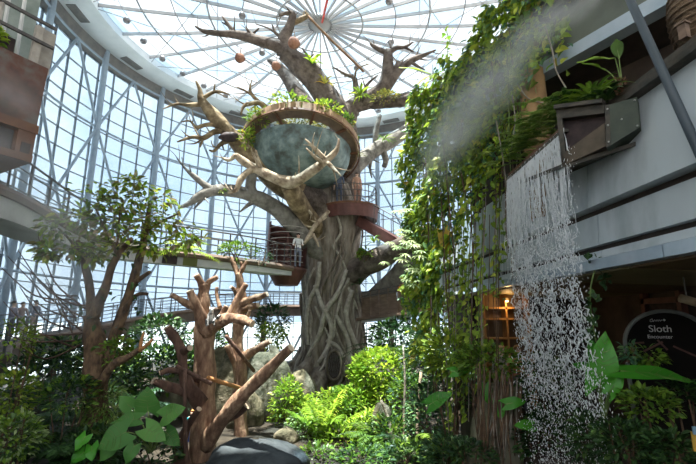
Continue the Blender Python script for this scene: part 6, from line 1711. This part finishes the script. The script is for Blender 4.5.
# ================================================================== MIST
def mist_mat(name, dens, scale):
    m_ = bpy.data.materials.new(name); m_.use_nodes = True; nt = m_.node_tree; nt.nodes.clear()
    N = nt.nodes; L = nt.links
    out = N.new('ShaderNodeOutputMaterial'); vs = N.new('ShaderNodeVolumeScatter'); vs.inputs['Color'].default_value = (.95, .97, 1, 1); vs.inputs['Anisotropy'].default_value = .1
    tc = N.new('ShaderNodeTexCoord'); gr = N.new('ShaderNodeTexGradient'); gr.gradient_type = 'QUADRATIC_SPHERE'
    gm = N.new('ShaderNodeNewGeometry'); nz = N.new('ShaderNodeTexNoise'); nz.inputs['Scale'].default_value = scale; nz.inputs['Detail'].default_value = 3
    mr = N.new('ShaderNodeMapRange'); mr.inputs[1].default_value = .35; mr.inputs[2].default_value = .7; mr.inputs[3].default_value = .25; mr.inputs[4].default_value = dens
    mu = N.new('ShaderNodeMath'); mu.operation = 'MULTIPLY'
    L.new(tc.outputs['Object'], gr.inputs['Vector']); L.new(gm.outputs['Position'], nz.inputs['Vector']); L.new(nz.outputs['Fac'], mr.inputs[0])
    L.new(gr.outputs['Fac'], mu.inputs[0]); L.new(mr.outputs[0], mu.inputs[1]); L.new(mu.outputs[0], vs.inputs['Density']); L.new(vs.outputs[0], out.inputs['Volume'])
    return m_
def mist(name, label, puffs, dens, scale=1.6):
    """soft-edged puffs strung along the drift of the spray"""
    t = thing(name, puffs[0][0], label, 'mist', kind='stuff'); m_ = mist_mat(name, dens, scale)
    for i, (p, r, ax, st) in enumerate(puffs):
        mb = MB(); mb.blob((0, 0, 0), (1, 1, 1), 14, 10, 0)
        o = mb.build('mist_puff', m_, None, smooth=True); o.parent = t
        # the blob mesh was set on its base: put its centre back on the object origin
        o.data.transform(Matrix.Translation((0, 0, -1)))
        o.location = Vector(p) - Vector(puffs[0][0]); o.scale = (r * st, r, r)
        o.rotation_euler = Vector(ax).to_track_quat('X', 'Z').to_euler()
    return t
MIST = True
if MIST:
    pl = [(600, -12, 6.0, .30), (578, 4, 6.2, .38), (552, 22, 6.5, .48), (522, 48, 7.0, .62), (495, 80, 7.8, .80), (468, 115, 8.8, .95), (448, 150, 9.6, .9)]
    pf = []
    for i, (x, y, d, r) in enumerate(pl):
        a = P(*pl[max(0, i - 1)][:3]); b = P(*pl[min(len(pl) - 1, i + 1)][:3]); pf.append((P(x, y, d), r, b - a, 1.6))
    mist('mist_plume', 'white mist plume drifting down across the vine curtain', pf, 3.2)
    pl = [(10, 95, 6.6, .7), (0, 150, 6.8, .8), (30, 200, 8.0, .9), (70, 230, 9.6, 1.2), (60, 290, 9.6, 1.3), (105, 255, 10.4, .9)]
    mist('mist_cloud', 'pale mist drifting in front of the rusty balcony and upper walkway', [(P(x, y, d), r, (1, .5, -.4), 1.4) for x, y, d, r in pl], .9)
